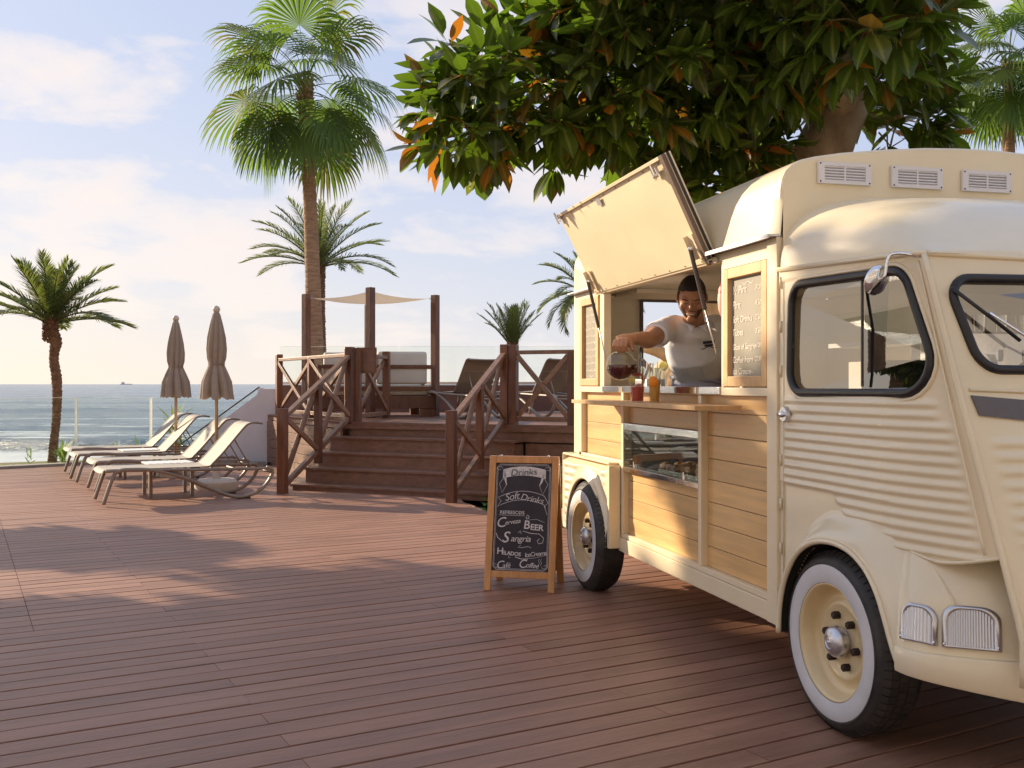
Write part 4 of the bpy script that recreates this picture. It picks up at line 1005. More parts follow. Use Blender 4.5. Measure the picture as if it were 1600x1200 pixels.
# lamps
def lamp(s0, s1, z0, z1, name, label, ribs, skew=0.0):
    # s: fraction index along fpath
    def at(u, z, off=0.0):
        f_ = s0+(s1-s0)*u; i = int(f_); t_ = f_-i; a = fasc(i,z); b = fasc(i+1,z); p = a.lerp(b,t_)
        tg = (b-a).normalized(); nr = Vector((tg.y,-tg.x,0)); 
        if nr.y > 0 and nr.x > 0: nr = -nr
        return p + nr*off
    # rounded top outline in (u,z)
    def outl(g, k=10):
        w = 1-2*g; H_ = z1-z0; gz_ = g*(abs(s1-s0)) ; pts = []
        rad = 0.30
        pts += [(g, z0+g*0.09), (1-g, z0+g*0.09)]
        for j in range(k+1):
            a = pi/2*j/k; pts.append((1-g-rad*(1-cos(a)) , z1-g*0.09-0.045*(1-sin(a))))
        for j in range(k+1):
            a = pi/2*(1-j/k); pts.append((g+rad*(1-cos(a)), z1-g*0.09-0.045*(1-sin(a))))
        return pts
    o1 = outl(0.0); o2 = outl(0.10)
    n = len(o1); m = MB()
    A = [at(u,z,0.004) for u,z in o1]; B = [at(u+0,z,0.017) for u,z in outl(0.03)]; C = [at(u,z,0.015) for u,z in o2]; D = [at(u,z,0.006) for u,z in outl(0.12)]
    m.add(A+B+C+D, [(r*n+i, r*n+(i+1)%n, (r+1)*n+(i+1)%n, (r+1)*n+i) for r in range(3) for i in range(n)])
    b = m.build(name, M_alu, truck, smooth=True); b['label'] = label
    K = ribs*4; zs_ = fr(0,1,8)
    def lens(k, t_):
        u = 0.11+0.78*k/K
        e = 1.0
        du = min(u-0.11, 0.89-u)/0.30
        zt = z1-0.010 - (0.042*(1-sqrt(max(0,1-(1-du)**2))) if du < 1 else 0)
        z = z0+0.010+(zt-z0-0.010)*t_
        return at(u, z, 0.009+0.004*abs(sin(pi*ribs*k/K)))
    MB().grid(lens, list(range(K+1)), zs_).build('lens', mat(name+'_lens',(0.56,0.56,0.60),0.22,metal=0.6), b, smooth=True)
    for u in (0.06,0.94): MB().lathe([(0.0045,0),(0.004,0.003),(0,0.004)],8,Matrix.Translation(at(u,z0+0.014,0.016)) @ Matrix.Rotation(pi/2,4,'X')).build('lamp_screw', M_chrome, b)
LS = [0]
for a, b in zip(fpath, fpath[1:]): LS.append(LS[-1]+(b-a).length)
def sidx(d):
    for i in range(len(LS)-1):
        if LS[i] <= d <= LS[i+1]: return i+(d-LS[i])/(LS[i+1]-LS[i])
lamp(sidx(0.035), sidx(0.160), 0.487, 0.612, 'indicator_lamp', 'small ribbed corner lamp nearest the wheel', 9)
lamp(sidx(0.172), sidx(0.352), 0.487, 0.622, 'headlight', 'wide ribbed front lamp', 18)
lamp(sidx(LS[-1]-0.375), sidx(LS[-1]-0.185), 0.487, 0.622, 'headlight', 'wide ribbed front lamp', 18)
# --- nose / windscreen surface
def nose(s, z):
    xp, yp = pil(z); x = xp+(TW-2*xp)*s; c_ = 1-abs(2*s-1)
    b = 0.03*sin(pi*s) + max(0,(1.33-z))*0.16*min(1,c_*2.2)**0.7 
    y = yp - b
    # pressed ribs on the nose below the badge
    if 0.70 < z < 1.17:
        e = x-xp; ok = min(1,max(0,(e-0.055)/0.02))*min(1,max(0,(TW-xp-x-0.055)/0.02)); y -= ridge(z,0.728,0.0455,0.010)*ok
    return Vector((x,y,z))
SCR = rrect([(0.075,1.708),(0.985,1.716),(0.985,1.392),(0.155,1.398)],[0.07,0.05,0.05,0.10],7)
SCR2 = [(TW-x,z) for x,z in SCR]
sc1 = shrink(SCR,0.012); sc2 = shrink(SCR2,0.012)
def keep_nose(s, z):
    xp, yp = pil(z); x = xp+(TW-2*xp)*s
    return not (inpoly(x,z,sc1) or inpoly(x,z,sc2))
m = MB(); m.grid(nose, fr(0,1,120), [0.46+i*0.0077 for i in range(174)], keep=keep_nose); m.build('nose', M_paint, truck, smooth=True)
def nose_y(x, z):
    xp, yp = pil(z); return nose((x-xp)/(TW-2*xp), z).y
for SC in (SCR, SCR2):
    pts = [Vector((x, nose_y(x,z)-0.002, z)) for x,z in SC]; pts += pts[:2]
    wr2 = MB().tube(pts,0.0165,8,cap=False,up=(0,1,0)).build('windscreen_rubber', M_black, truck, smooth=True)
    SS = shrink(SC,0.004); m = MB(); m.add([(x,nose_y(x,z)+0.008,z) for x,z in SS],[tuple(range(len(SS)))]); m.build('windscreen', M_cabglass, wr2)
# lip below the windscreens, grey badge strip
MB().tube([(x, nose_y(x,z_)-0.004, z_) for x in fr(0.10,TW-0.10,40) for z_ in (1.335-0.035*(1-abs(2*x/TW-1)),)],0.006,6).build('scuttle_bead', M_paint, truck, smooth=True)
bs = [(0.125,1.30),(0.14,1.235),(0.50,1.185),(1.02,1.155),(1.02,1.235),(0.50,1.262),(0.15,1.312)]
for mir in (0,1):
    m = MB(); q1 = []
    top = [(0.10+0.046*k, 1.313-0.075*(k/20)) for k in range(21)]; bot = [(0.118+0.045*k, 1.247-0.095*(k/20)) for k in range(21)]
    if mir: top = [(TW-x,z) for x,z in top]; bot = [(TW-x,z) for x,z in bot]
    vs = [(x,nose_y(x,z)-0.008,z) for x,z in top]+[(x,nose_y(x,z)-0.008,z) for x,z in bot]
    vs += [(x,y+0.006,z) for x,y,z in vs]
    m.add(vs,[(k,k+1,k+22,k+21) for k in range(20)]+[(k,k+1,k+43,k+42) for k in range(20)]+[(21+k,22+k,64+k,63+k) for k in range(20)]+[(0,21,63,42)]); m.build('badge_strip', M_grey, truck)
# --- cab roof dome
def dome(i, v):
    # i across, v from front (0) to back (1)
    x = TW*i; ux = abs(2*i-1); p = (1-ux**5)**0.42 if ux < 1 else 0
    y = -0.545+(YF-0.008+0.545)*v; q_ = (1-(1-min(1,v/0.62))**2.6)**0.62
    g0 = 1.793+0.05*v
    inset = 0.0
    h = 0.045 + (0.165+0.125*v)*q_
    z = g0 + h*p*(0.15+0.85*q_ if v > 0 else 0.0)
    xx = x + (0.02*(1-q_) if x < 1 else -0.02*(1-q_))
    bul = 0.010*sin(pi*min(1,p))
    return Vector((xx, y, z))
us_ = [ (1-cos(pi*k/60))/2 for k in range(61)]
us_ = sorted(set(us_+[0.002,0.005,0.995,0.998])); vs3 = [ (k/40)**1.5 for k in range(41)]
MB().grid(dome, us_, vs3).build('cab_roof', M_paint, truck, smooth=True)
# --- mirror
mr = MB().lathe([(0.0,-0.018),(0.030,-0.016),(0.048,-0.008),(0.0535,0.0),(0.0535,0.004),(0.050,0.006),(0.0,0.006)],28,Matrix.Translation((-0.075,-0.385,1.712)) @ Matrix.Rotation(radians(12),4,'Z') @ Matrix.Rotation(radians(-72),4,'X') ).build('wing_mirror', M_chrome, truck, autos=0.7)
MB().tube(spline([(-0.075,-0.392,1.71),(-0.07,-0.425,1.725),(-0.055,-0.425,1.79),(-0.03,-0.455,1.80),(0.012,-0.50,1.785)],4),0.0055,8).build('mirror_arm', M_chrome, mr, smooth=True)
# --- wiper
wp = MB().tube([(0.075,nose_y(0.085,1.68)-0.028,1.672),(0.20,nose_y(0.2,1.58)-0.03,1.575),(0.30,nose_y(0.3,1.5)-0.028,1.495)],0.0065,8).build('wiper_blade', M_black, truck, smooth=True)
MB().tube([(0.19,nose_y(0.2,1.585)-0.042,1.588),(0.30,nose_y(0.3,1.51)-0.045,1.515),(0.55,nose_y(0.55,1.38)-0.02,1.372)],0.0045,8).build('wiper_arm', M_chrome, wp, smooth=True)
# --- wheels
def wheel(x, y, R=0.352, zc=0.352, ax='left'):
    Mx = Matrix.Translation((x,y,zc)) @ Matrix.Rotation(-pi/2,4,'Y')   # lathe +Z -> -X (outwards)
    wdt = 0.175
    # tyre profile: (r, h) outer face h=0
    m = MB(); prof = [(0.215,-0.03),(0.222,-0.004),(0.235,0.004),(0.30,0.006),(0.318,0.0),(0.330,-0.010),(R-0.008,-0.024),(R,-0.040),(R,-wdt+0.03),(R-0.02,-wdt),(0.22,-wdt),(0.215,-wdt+0.03)]
    ty = m.lathe(prof, 72, Mx, close=True).build('tyre', M_tyre, None, autos=0.5)
    w = MB(); rimp = [(0.0,-0.062),(0.045,-0.062),(0.09,-0.060),(0.128,-0.058),(0.140,-0.050),(0.150,-0.052),(0.162,-0.066),(0.192,-0.068),(0.203,-0.050),(0.210,-0.012),(0.219,-0.002),(0.226,0.004),(0.226,-0.008)]
    wo_ = w.lathe(rimp, 64, Mx, close=True).build('wheel', M_rim, truck, smooth=True)
    wo_.data.polygons.foreach_set('use_smooth',[True]*len(wo_.data.polygons))
    ty.parent = wo_
    MB().lathe([(0.2275,0.0045),(0.235,0.0075),(0.265,0.0095),(0.292,0.0085),(0.297,0.006)],72,Mx,close=True).build('whitewall', M_white_tyre, wo_, smooth=True)
    MB().lathe([(0.3005,0.0065),(0.304,0.009),(0.3075,0.0045)],72,Mx,close=True).build('sidewall_bead', M_tyre, wo_, smooth=True)
    MB().lathe([(0.046,-0.062),(0.046,-0.050),(0.058,-0.044),(0.062,-0.028),(0.058,-0.012),(0.046,0.0),(0.028,0.006),(0.026,0.003),(0.010,0.005),(0.006,0.012),(0,0.013)],36,Mx,close=True).build('hub_cap', M_alu, wo_, autos=0.6)
    for k in range(6):
        a = 2*pi*k/6+0.35
        MB().lathe([(0.0155,-0.06),(0.0155,-0.034),(0.011,-0.030),(0,-0.030)],6,Mx @ Matrix.Translation((0.100*cos(a),0.100*sin(a),0)),close=True).build('wheel_nut', M_nut, wo_)
    # tread blocks and sipes: two rows of lugs joined into one geometry
    m = MB(); NB = 66
    for k in range(NB):
        for row,(h0,h1,off) in enumerate(((-0.030,-0.062,0),(-0.068,-0.100,0.5),(-0.106,-0.140,0))):
            a0 = 2*pi*(k+off+0.08)/NB; a1 = 2*pi*(k+off+0.90)/NB
            c = []
            for a_, rr in ((a0,R-0.004),(a1,R-0.004),(a1,R+0.0035),(a0,R+0.0035)):
                for h in (h0,h1): c.append(Mx @ Vector((rr*cos(a_),rr*sin(a_),h)))
            m.add(c,[(0,2,4,6),(1,7,5,3),(0,1,3,2),(2,3,5,4),(4,5,7,6),(6,7,1,0)])
        a0 = 2*pi*(k+0.08)/NB; a1 = 2*pi*(k+0.90)/NB     # shoulder lugs
        c = [Mx @ Vector((r_*cos(a_),r_*sin(a_),h)) for a_ in (a0,a1) for r_,h in ((R+0.003,-0.031),(R-0.006,-0.0185),(0.333,-0.0085),(R-0.012,-0.035))]
        m.add(c,[(0,1,5,4),(1,2,6,5),(0,3,2,1),(4,5,6,7)])
    tr_ = m.build('tread', M_tyre, wo_); tr_['kind'] = 'stuff'
    m = MB(); a = -0.9; m.tube([Mx @ Vector((0.185*cos(a),0.185*sin(a),-0.066)), Mx @ Vector((0.170*cos(a),0.170*sin(a),-0.045))],0.005,6); m.build('valve', M_nut, wo_)
    return wo_
wheel(-0.02, 0.0, 0.348, 0.348); wheel(-0.125, 2.80, zc=0.350)
wheel_in = [wheel(TW-0.20, 0.0, 0.348, 0.348), wheel(TW-0.15, 2.80)]
# ================================================================ PALMS, RUBBER TREE, GARDEN
def raw_mesh(name, vs, fs, mt, attrs=None, smooth=True):
    me = bpy.data.meshes.new(name); me.from_pydata([tuple(v) for v in vs], [], fs); me.materials.append(mt)
    if smooth: me.polygons.foreach_set('use_smooth', [True]*len(me.polygons))
    for k, v in (attrs or {}).items():
        a = me.attributes.new(k, 'FLOAT', 'POINT'); a.data.foreach_set('value', v)
    me.update(); return me
def date_frond(Lr, el, droop, az, rr, nl=44, wl=0.30, lw=0.022):
    vs = []; fs = []; p = Vector((0,0,0)); h = Vector((cos(az),sin(az),0)); sd = Vector((-sin(az),cos(az),0)); rc = []; N = 14
    for i in range(N+1):
        t = i/N; e = el - droop*t**1.4; tg = h*cos(e)+Vector((0,0,1))*sin(e); rc.append((p.copy(), tg)); p = p + tg*Lr/N
    m = MB(); m.tube([q for q,_ in rc],[0.022*Lr/1.8*(1-0.85*i/N)+0.002 for i in range(N+1)],5)
    vs = m.v; fs = m.f; tone = [0.1]*len(vs)
    for k in range(nl):
        t = 0.10+0.90*k/(nl-1); f_ = t*N; i = min(N-1,int(f_)); q = rc[i][0].lerp(rc[i+1][0], f_-i); tg = rc[i][1]
        upv = sd.cross(tg).normalized()*-1
        if upv.z < 0: upv = -upv
        ll = Lr*wl*(0.35+0.65*sin(pi*min(1,(0.12+t*0.80))))*(1 if t < 0.9 else 0.75)
        for sgn in (-1,1):
            a = radians(58-34*t+rr.uniform(-7,7)); lift = rr.uniform(0.15,0.55)
            d = (tg*cos(a)+sd*sgn*sin(a)+upv*lift*0.6).normalized(); w = sd.cross(d).cross(d).normalized() if abs(d.dot(sd)) < 0.99 else upv
            w = tg.cross(d).cross(d).normalized()
            w = (w*0.6+tg*0.4).normalized()
            o = len(vs); l_ = ll*rr.uniform(0.85,1.1); g = Vector((0,0,-1))
            p1 = q + d*l_*0.5 + g*l_*0.04; p2 = q + d*l_ + g*l_*rr.uniform(0.10,0.25)
            vs += [q-w*lw*0.3, q+w*lw*0.3, p1+w*lw*0.5, p1-w*lw*0.5, p2]
            fs += [(o,o+1,o+2,o+3),(o+3,o+2,o+4)]; tn = rr.random()*0.7; tone += [tn]*5
    return vs, fs, tone
def trunk_mesh(pts, rad, seed, ringsc=0.11, rough=0.12, boots=False):
    pts = spline(pts, 6); n = 18; m = MB(); rr = random.Random(seed); vs = []
    Ltot = sum((b-a).length for a,b in zip(pts,pts[1:])); K = max(12, int(Ltot/ringsc*3)); acc = [0]
    for a,b in zip(pts,pts[1:]): acc.append(acc[-1]+(b-a).length)
    for k in range(K+1):
        d = Ltot*k/K; i = 0
        while i < len(acc)-2 and acc[i+1] < d: i += 1
        p = pts[i].lerp(pts[i+1], (d-acc[i])/(acc[i+1]-acc[i])); t = d/Ltot
        f_ = t*(len(rad)-1); j = min(len(rad)-2,int(f_)); r = rad[j]+(rad[j+1]-rad[j])*(f_-j)
        for a in range(n):
            th = 2*pi*a/n
            q = r*(1+rough*(0.5 if k%3 else -0.35)*(0.7+0.6*noise.noise(Vector((th*2,d*6,seed)))) + rough*0.7*noise.noise(Vector((cos(th)*2,sin(th)*2,d*9+seed))))
            if boots: q *= 1+0.10*(((k+a*2)%4)/3-0.5)
            vs.append(p+Vector((cos(th)*q,sin(th)*q,0)))
    m.add(vs,[(k*n+a,k*n+(a+1)%n,(k+1)*n+(a+1)%n,(k+1)*n+a) for k in range(K) for a in range(n)]+[tuple(K*n+a for a in range(n))])
    return m
def date_palm(label, base, crown, Lr, nf, seed, rtrunk, pts=None, elmin=-15, droop=(50,85), nl=40, wl=0.28, azb=None, lw=0.022):
    t = thing('date_palm', label, 'palm tree', base); rr = random.Random(seed); B = Vector(base); Cc = Vector(crown)-B
    pts = [Vector(p)-B for p in pts] if pts else [Vector((0,0,-0.3)), Cc*0.35+Vector((0.03,0,0)), Cc*0.7, Cc]
    tr = trunk_mesh(pts, rtrunk, seed, 0.07, 0.16, True); tr.build('trunk', M_bark2, t)
    m = MB()
    for k in range(70):   # cut leaf bases round the top of the trunk
        a = k*2.399; z = -0.42+0.42*k/70; r = rtrunk[-1]*(1.0+0.1*rr.random())
        q = Cc+Vector((cos(a)*r*0.8,sin(a)*r*0.8,z)); m.bar(q, q+Vector((cos(a)*0.05,sin(a)*0.05,0.055)), 0.05, 0.018, up=Vector((cos(a),sin(a),0.3)))
    b_ = m.build('leaf_bases', M_bark2, t); b_['kind'] = 'stuff'
    for i in range(nf):
        f_ = i/nf; az = i*2.399+rr.uniform(-.2,.2) + (azb or 0); el = radians(86-(86-elmin)*f_**0.85+rr.uniform(-6,6)); dp = radians(rr.uniform(*droop))*(0.45+0.6*f_)
        vs, fs, tn = date_frond(Lr*rr.uniform(0.88,1.08)*(0.8+0.2*min(1,f_*3)), el, dp, az, rr, nl, wl, lw)
        o = put('frond', raw_mesh('frond', vs, fs, M_frond, {'tone': tn}, False), t); o.location = Cc+Vector((cos(az)*0.04,sin(az)*0.04,-0.10*f_))
    return t
def fan_frond(pet, R, el, az, rr, ns=46, side=None):
    h = Vector((cos(az),sin(az),0)); sd = Vector((-sin(az),cos(az),0)); Z = Vector((0,0,1))
    p = Vector((0,0,0)); N = 8; rc = [p.copy()]; e = el; 
    for i in range(N): e = el - radians(30+28*max(0,cos(el)))*(i/N)**1.3; p = p + (h*cos(e)+Z*sin(e))*pet/N; rc.append(p.copy())
    m = MB(); m.tube(rc,[0.018-0.010*i/N for i in range(N+1)],5,flat=0.5)
    vs = m.v; fs = m.f; tone = [0.55]*len(vs)
    tg = (h*cos(e)+Z*sin(e)); up_ = sd.cross(tg).normalized()
    if up_.z < 0: up_ = -up_
    roll = rr.uniform(-0.35,0.35); sd2 = (sd*cos(roll)+up_*sin(roll)).normalized(); up2 = tg.cross(sd2).normalized()
    if up2.z < 0: up2 = -up2
    A = radians(rr.uniform(118,138)); t0 = rr.random()*0.6
    for k in range(ns):
        u = -1+2*k/(ns-1); a = A*u; L_ = R*(1-0.30*abs(u)**1.5)*rr.uniform(0.93,1.05)
        cup = 0.28*(1-cos(a))*0.5
        d = (tg*cos(a)+sd2*sin(a)+up2*0.16*((-1)**k)*0.18 - up2*cup*0.5).normalized()
        q = p.copy(); pts = [q.copy()]; NS = 7; stiff = 0.60; dd = d.copy()
        for i in range(NS):
            s_ = (i+1)/NS
            gq = 0.035 if s_ < stiff else (0.30+0.22*rr.random())
            dd = (dd+Vector((0,0,-1))*gq).normalized(); q = q+dd*L_/NS; pts.append(q.copy())
        wd = 2*A/ns*1.02
        o = len(vs); tn = t0+rr.uniform(-0.08,0.12)
        for i, q in enumerate(pts):
            s_ = i/NS; wseg = L_*s_*wd if s_ < stiff else L_*stiff*wd*(1-(s_-stiff)/(1-stiff))**0.9*0.85
            w = (pts[min(i+1,NS)]-pts[max(i-1,0)]).normalized().cross(up2 if s_ < 0.6 else Vector((sd2.x,sd2.y,0.2))).normalized()
            if s_ >= 0.6: w = (pts[i]-pts[i-1]).normalized().cross(up2); w = w.normalized() if w.length > 0.05 else sd2
            fold = up2*wseg*0.18*((-1)**1)
            vs += [q-w*wseg/2, q+w*wseg/2]; tone += [tn, tn]
        for i in range(NS): fs.append((o+2*i,o+2*i+1,o+2*i+3,o+2*i+2))
    return vs, fs, tone
def fan_palm(label, base, crown, reach, nf, seed, rtrunk, pts=None, ns=44):
    t = thing('fan_palm', label, 'palm tree', base); rr = random.Random(seed); B = Vector(base); Cc = Vector(crown)-B
    pts = [Vector(p)-B for p in pts] if pts else [Vector((0,0,-0.3)), Cc*0.35, Cc*0.7, Cc]
    trunk_mesh(pts, rtrunk, seed, 0.10, 0.05).build('trunk', M_bark, t)
    m = MB()
    for k in range(60):
        a = k*2.399; z = -0.75+0.8*k/60; q = Cc+Vector((cos(a)*0.10,sin(a)*0.10,z)); m.bar(q, q+Vector((cos(a)*0.10,sin(a)*0.10,0.16)), 0.05, 0.012, up=Vector((cos(a),sin(a),0.3)))
    b_ = m.build('leaf_bases', M_petiole, t); b_['kind'] = 'stuff'
    for i in range(nf):
        f_ = i/(nf-1); az = i*2.399+rr.uniform(-.15,.15); el = radians(84-116*f_**0.9+rr.uniform(-12,12))
        vs, fs, tn = fan_frond(reach*(0.50+0.08*rr.random()), reach*0.62*rr.uniform(0.92,1.08), el, az, rr, ns)
        o = put('frond', raw_mesh('frond', vs, fs, M_fan, {'tone': tn}, False), t); o.location = Cc+Vector((cos(az)*0.06,sin(az)*0.06,0.12-0.45*f_))
    return t
def wp_(px, py, Y): return Vector(((px-800)/1556*Y, Y, 1.35-(py-600)/1556*Y))
# small date palm by the glass fence
date_palm('small date palm with a wavy brown trunk at the far left, behind the glass fence', (-7.82,17.3,-0.02), wp_(79,498,17.3), 1.30, 30, 3, [0.08,0.074,0.068,0.070,0.075,0.085,0.074,0.105,0.105],
    pts=[wp_(80,740,17.3),wp_(84,690,17.3),wp_(88,650,17.3),wp_(89,600,17.3),wp_(84,560,17.3),wp_(87,535,17.3),wp_(81,515,17.3),wp_(79,495,17.3)], elmin=12, droop=(28,58), nl=54, wl=0.31, lw=0.028)
fan_palm('tall fan palm towering over the cabana', (-4.0,20.6,-0.2), wp_(476,128,20.6), 2.12, 26, 11, [0.235,0.205,0.18,0.155,0.14,0.13,0.125], pts=[wp_(497,730,20.6),wp_(493,600,20.6),wp_(489,450,20.6),wp_(485,330,20.6),wp_(480,220,20.6),wp_(480,130,20.6)], ns=48)
date_palm('date palm with arching grey green fronds just behind the tall fan palm trunk', (-5.2,27.5,-1.0), wp_(498,412,27.5), 2.2, 32, 6, [0.17,0.15,0.13,0.14,0.17], elmin=8, droop=(40,72), nl=54, wl=0.22, lw=0.03)
date_palm('small upright palm behind the right stair handrail', (0.0,24.5,-0.6), wp_(801,536,24.5), 1.10, 26, 9, [0.14,0.12,0.13,0.12], elmin=50, droop=(12,34), nl=36, wl=0.26)
date_palm('date palm half hidden behind the rear corner of the truck', (1.75,22.5,-0.5), wp_(915,452,22.5), 1.30, 34, 5, [0.16,0.14,0.15,0.16], elmin=-25, droop=(60,95), nl=48, wl=0.24)
fan_palm('fan palm at the right edge rising behind the truck roof', (13.0,26.0,-0.4), wp_(1576,100,26.0), 2.0, 32, 23, [0.25,0.21,0.17,0.15,0.14], ns=44)
# ---------------------------------------------------------------- rubber tree over the truck
tree = thing('rubber_tree', 'large rubber tree with glossy dark leaves leaning over the truck', 'tree', (1.5,9.1,-0.15)); TB = Vector((1.5,9.1,-0.15))
def limb(pts, rad, name, seed, par=tree, n=14, rough=0.16):
    pts = spline([Vector(p)-TB for p in pts], 6); m = MB(); vs = []; K = len(pts); u = Vector((1,0,0))
    for k, p in enumerate(pts):
        d = (pts[min(k+1,K-1)]-pts[max(k-1,0)]).normalized(); a = d.cross(u).normalized(); b = a.cross(d)
        f_ = k/(K-1)*(len(rad)-1); j = min(len(rad)-2,int(f_)); r = rad[j]+(rad[j+1]-rad[j])*(f_-j)
        for i in range(n):
            th = 2*pi*i/n; c_ = 1+rough*noise.noise(Vector((cos(th)*1.6+seed,sin(th)*1.6,k*0.35)))*1.6+0.05*sin(th*5+k*0.3)
            vs.append(p+(a*cos(th)+b*sin(th))*r*c_)
    m.add(vs,[(k*n+i,k*n+(i+1)%n,(k+1)*n+(i+1)%n,(k+1)*n+i) for k in range(K-1) for i in range(n)]+[tuple(range(n)),tuple((K-1)*n+i for i in range(n))])
    return m.build(name, M_fbark, par, smooth=True)
limb([(1.20,9.2,-0.6),(1.33,9.15,0.6),(1.52,9.1,1.25),(1.86,9.0,1.95),(2.05,8.9,2.9),(2.35,8.8,3.5)],[0.46,0.36,0.30,0.27,0.25,0.22],'trunk',1)
limb([(1.9,9.1,0.2),(2.2,9.0,1.5),(2.5,8.8,2.8),(2.72,8.6,3.45),(2.95,8.4,4.1),(3.0,8.2,5.0)],[0.36,0.30,0.24,0.235,0.18,0.12],'trunk',2)
for i, (pts, r) in enumerate([([(1.95,8.9,2.7),(1.3,8.5,3.2),(0.5,8.0,3.45),(-0.3,7.6,3.4)],[0.14,0.10,0.07,0.03]), ([(2.2,8.8,3.2),(1.7,8.0,3.7),(1.1,7.2,3.8)],[0.13,0.08,0.04]),
    ([(2.8,8.5,3.7),(2.6,7.6,3.9),(2.5,6.6,3.9)],[0.14,0.09,0.04]), ([(2.9,8.4,4.0),(3.05,7.9,4.1),(3.0,7.2,4.1)],[0.13,0.08,0.04]), ([(2.3,8.8,3.4),(1.6,9.0,4.3),(0.6,8.8,4.7)],[0.14,0.09,0.04]), ([(1.75,9.1,1.3),(1.35,8.9,1.62),(1.0,8.7,1.75),(0.6,8.5,2.3)],[0.09,0.055,0.04,0.02])]):
    limb(pts, r, 'branch', 5+i, n=8)
def leaf_geo(Lf, Wf, curl, fold, k=6):
    vs = []; rib = []
    for i in range(k+1):
        t = i/k; w = Wf/2*(sin(pi*t**0.95)**0.62 if 0 < t < 1 else 0.0)*(1.0 if t < 0.8 else 0.72)
        x = Lf*t; z = -curl*Lf*t*t
        if i == 0: w = 0.004
        if i == k: w = 0.001
        vs += [Vector((x,-w,z+fold*w)), Vector((x,0,z)), Vector((x,w,z+fold*w))]; rib += [0.30 if 0 < i < k else 0,1,0.30 if 0 < i < k else 0]
    fs = []
    for i in range(k):
        a = 3*i; fs += [(a,a+3,a+4,a+1),(a+1,a+4,a+5,a+2)]
    # petiole
    o = len(vs); vs += [Vector((-0.045,-0.003,0.012)),Vector((-0.045,0.003,0.012)),Vector((0.004,0.003,0)),Vector((0.004,-0.003,0))]; rib += [1,1,1,1]; fs.append((o,o+1,o+2,o+3))
    return vs, fs, rib
rl = random.Random(21); variants = []
for i in range(9):
    L1 = rl.uniform(0.23,0.30); g_ = leaf_geo(L1, L1*rl.uniform(0.44,0.54), rl.uniform(-0.02,0.22), rl.uniform(0.05,0.38)); variants.append(g_)
vmesh = [raw_mesh('leaf', v, f, M_fleaf, {'rib': r, 'tone': [0.0]*len(v)}) for v, f, r in variants]
# crown volume: blobs given as centre and radii, in metres
blobs = [(-0.12,7.35,3.50,0.58,0.6,0.34),(0.25,7.5,3.55,0.75,0.7,0.50),(-0.32,7.3,3.25,0.36,0.45,0.30),(0.75,7.4,3.75,0.8,0.8,0.62),(0.95,7.2,4.25,0.85,0.9,0.62),
         (1.2,7.6,3.75,0.8,0.8,0.60),(1.6,7.2,3.95,0.95,0.9,0.62),(1.55,8.2,3.2,0.65,0.6,0.50),(1.35,8.6,2.85,0.40,0.45,0.40),(2.2,7.0,4.0,0.85,0.9,0.55),(2.45,7.3,3.85,0.62,0.8,0.50),(2.95,7.8,3.50,0.45,0.5,0.45),
         (2.4,6.9,4.15,0.42,0.6,0.45),(2.1,8.3,3.55,0.7,0.6,0.40),(1.7,7.7,4.8,1.45,1.5,0.8),(1.6,9.0,4.6,1.4,1.2,0.9),(2.7,8.6,4.5,0.9,1.0,0.8),(1.5,6.2,4.35,0.95,0.6,0.38),(2.25,6.3,3.70,0.40,0.4,0.30),(3.1,8.2,3.35,0.50,0.45,0.40)]
leaves = []
def in_blobs(p, k=1.0):
    n = 0
    for b in blobs:
        if ((p.x-b[0])/b[3])**2+((p.y-b[1])/b[4])**2+((p.z-b[2])/b[5])**2 < k: n += 1
    return n
clusters = []
tries = 0
while len(clusters) < 760 and tries < 60000:
    tries += 1
    b = blobs[rl.randrange(len(blobs))]
    if rl.random() > min(1, (b[3]*b[4]*b[5])/0.5+0.25): continue
    d = Vector((rl.gauss(0,1),rl.gauss(0,1),rl.gauss(0,1))).normalized(); rad = rl.uniform(0.42,0.98)
    p = Vector((b[0]+d.x*b[3]*rad, b[1]+d.y*b[4]*rad, b[2]+d.z*b[5]*rad))
    if p.z > 5.4: continue
    deep = sum(1 for q in blobs if ((p.x-q[0])/q[3])**2+((p.y-q[1])/q[4])**2+((p.z-q[2])/q[5])**2 < 0.35)
    if deep and rl.random() < 0.55: continue
    lo_ = Matrix.Rotation(-PH,3,'Z') @ (p-TO)
    if 0.0 < lo_.x < TW+0.1 and lo_.y < YR+0.1 and p.z < 2.62: continue
    # the crown is open in front of the bare pale limbs
    for (wa, wb, wr) in (((2.55,8.8,2.9),(2.85,8.5,3.62),0.36),((1.75,9.0,2.2),(1.95,8.9,2.85),0.22)):
        wa = Vector(wa); wb = Vector(wb); hit = False
        for k_ in range(5):
            c_ = wa.lerp(wb, k_/4); ray = (Vector((0,0,1.35))-c_).normalized(); w_ = p-c_; al = w_.dot(ray)
            if al > -0.1 and (w_-ray*al).length < wr*(1-al/12): hit = True
        if hit: break
    if hit: continue
    if any((p-c[0]).length < 0.13 for c in clusters): continue
    clusters.append((p, (d*0.6+Vector((-0.12,-0.35,0.05))).normalized()))
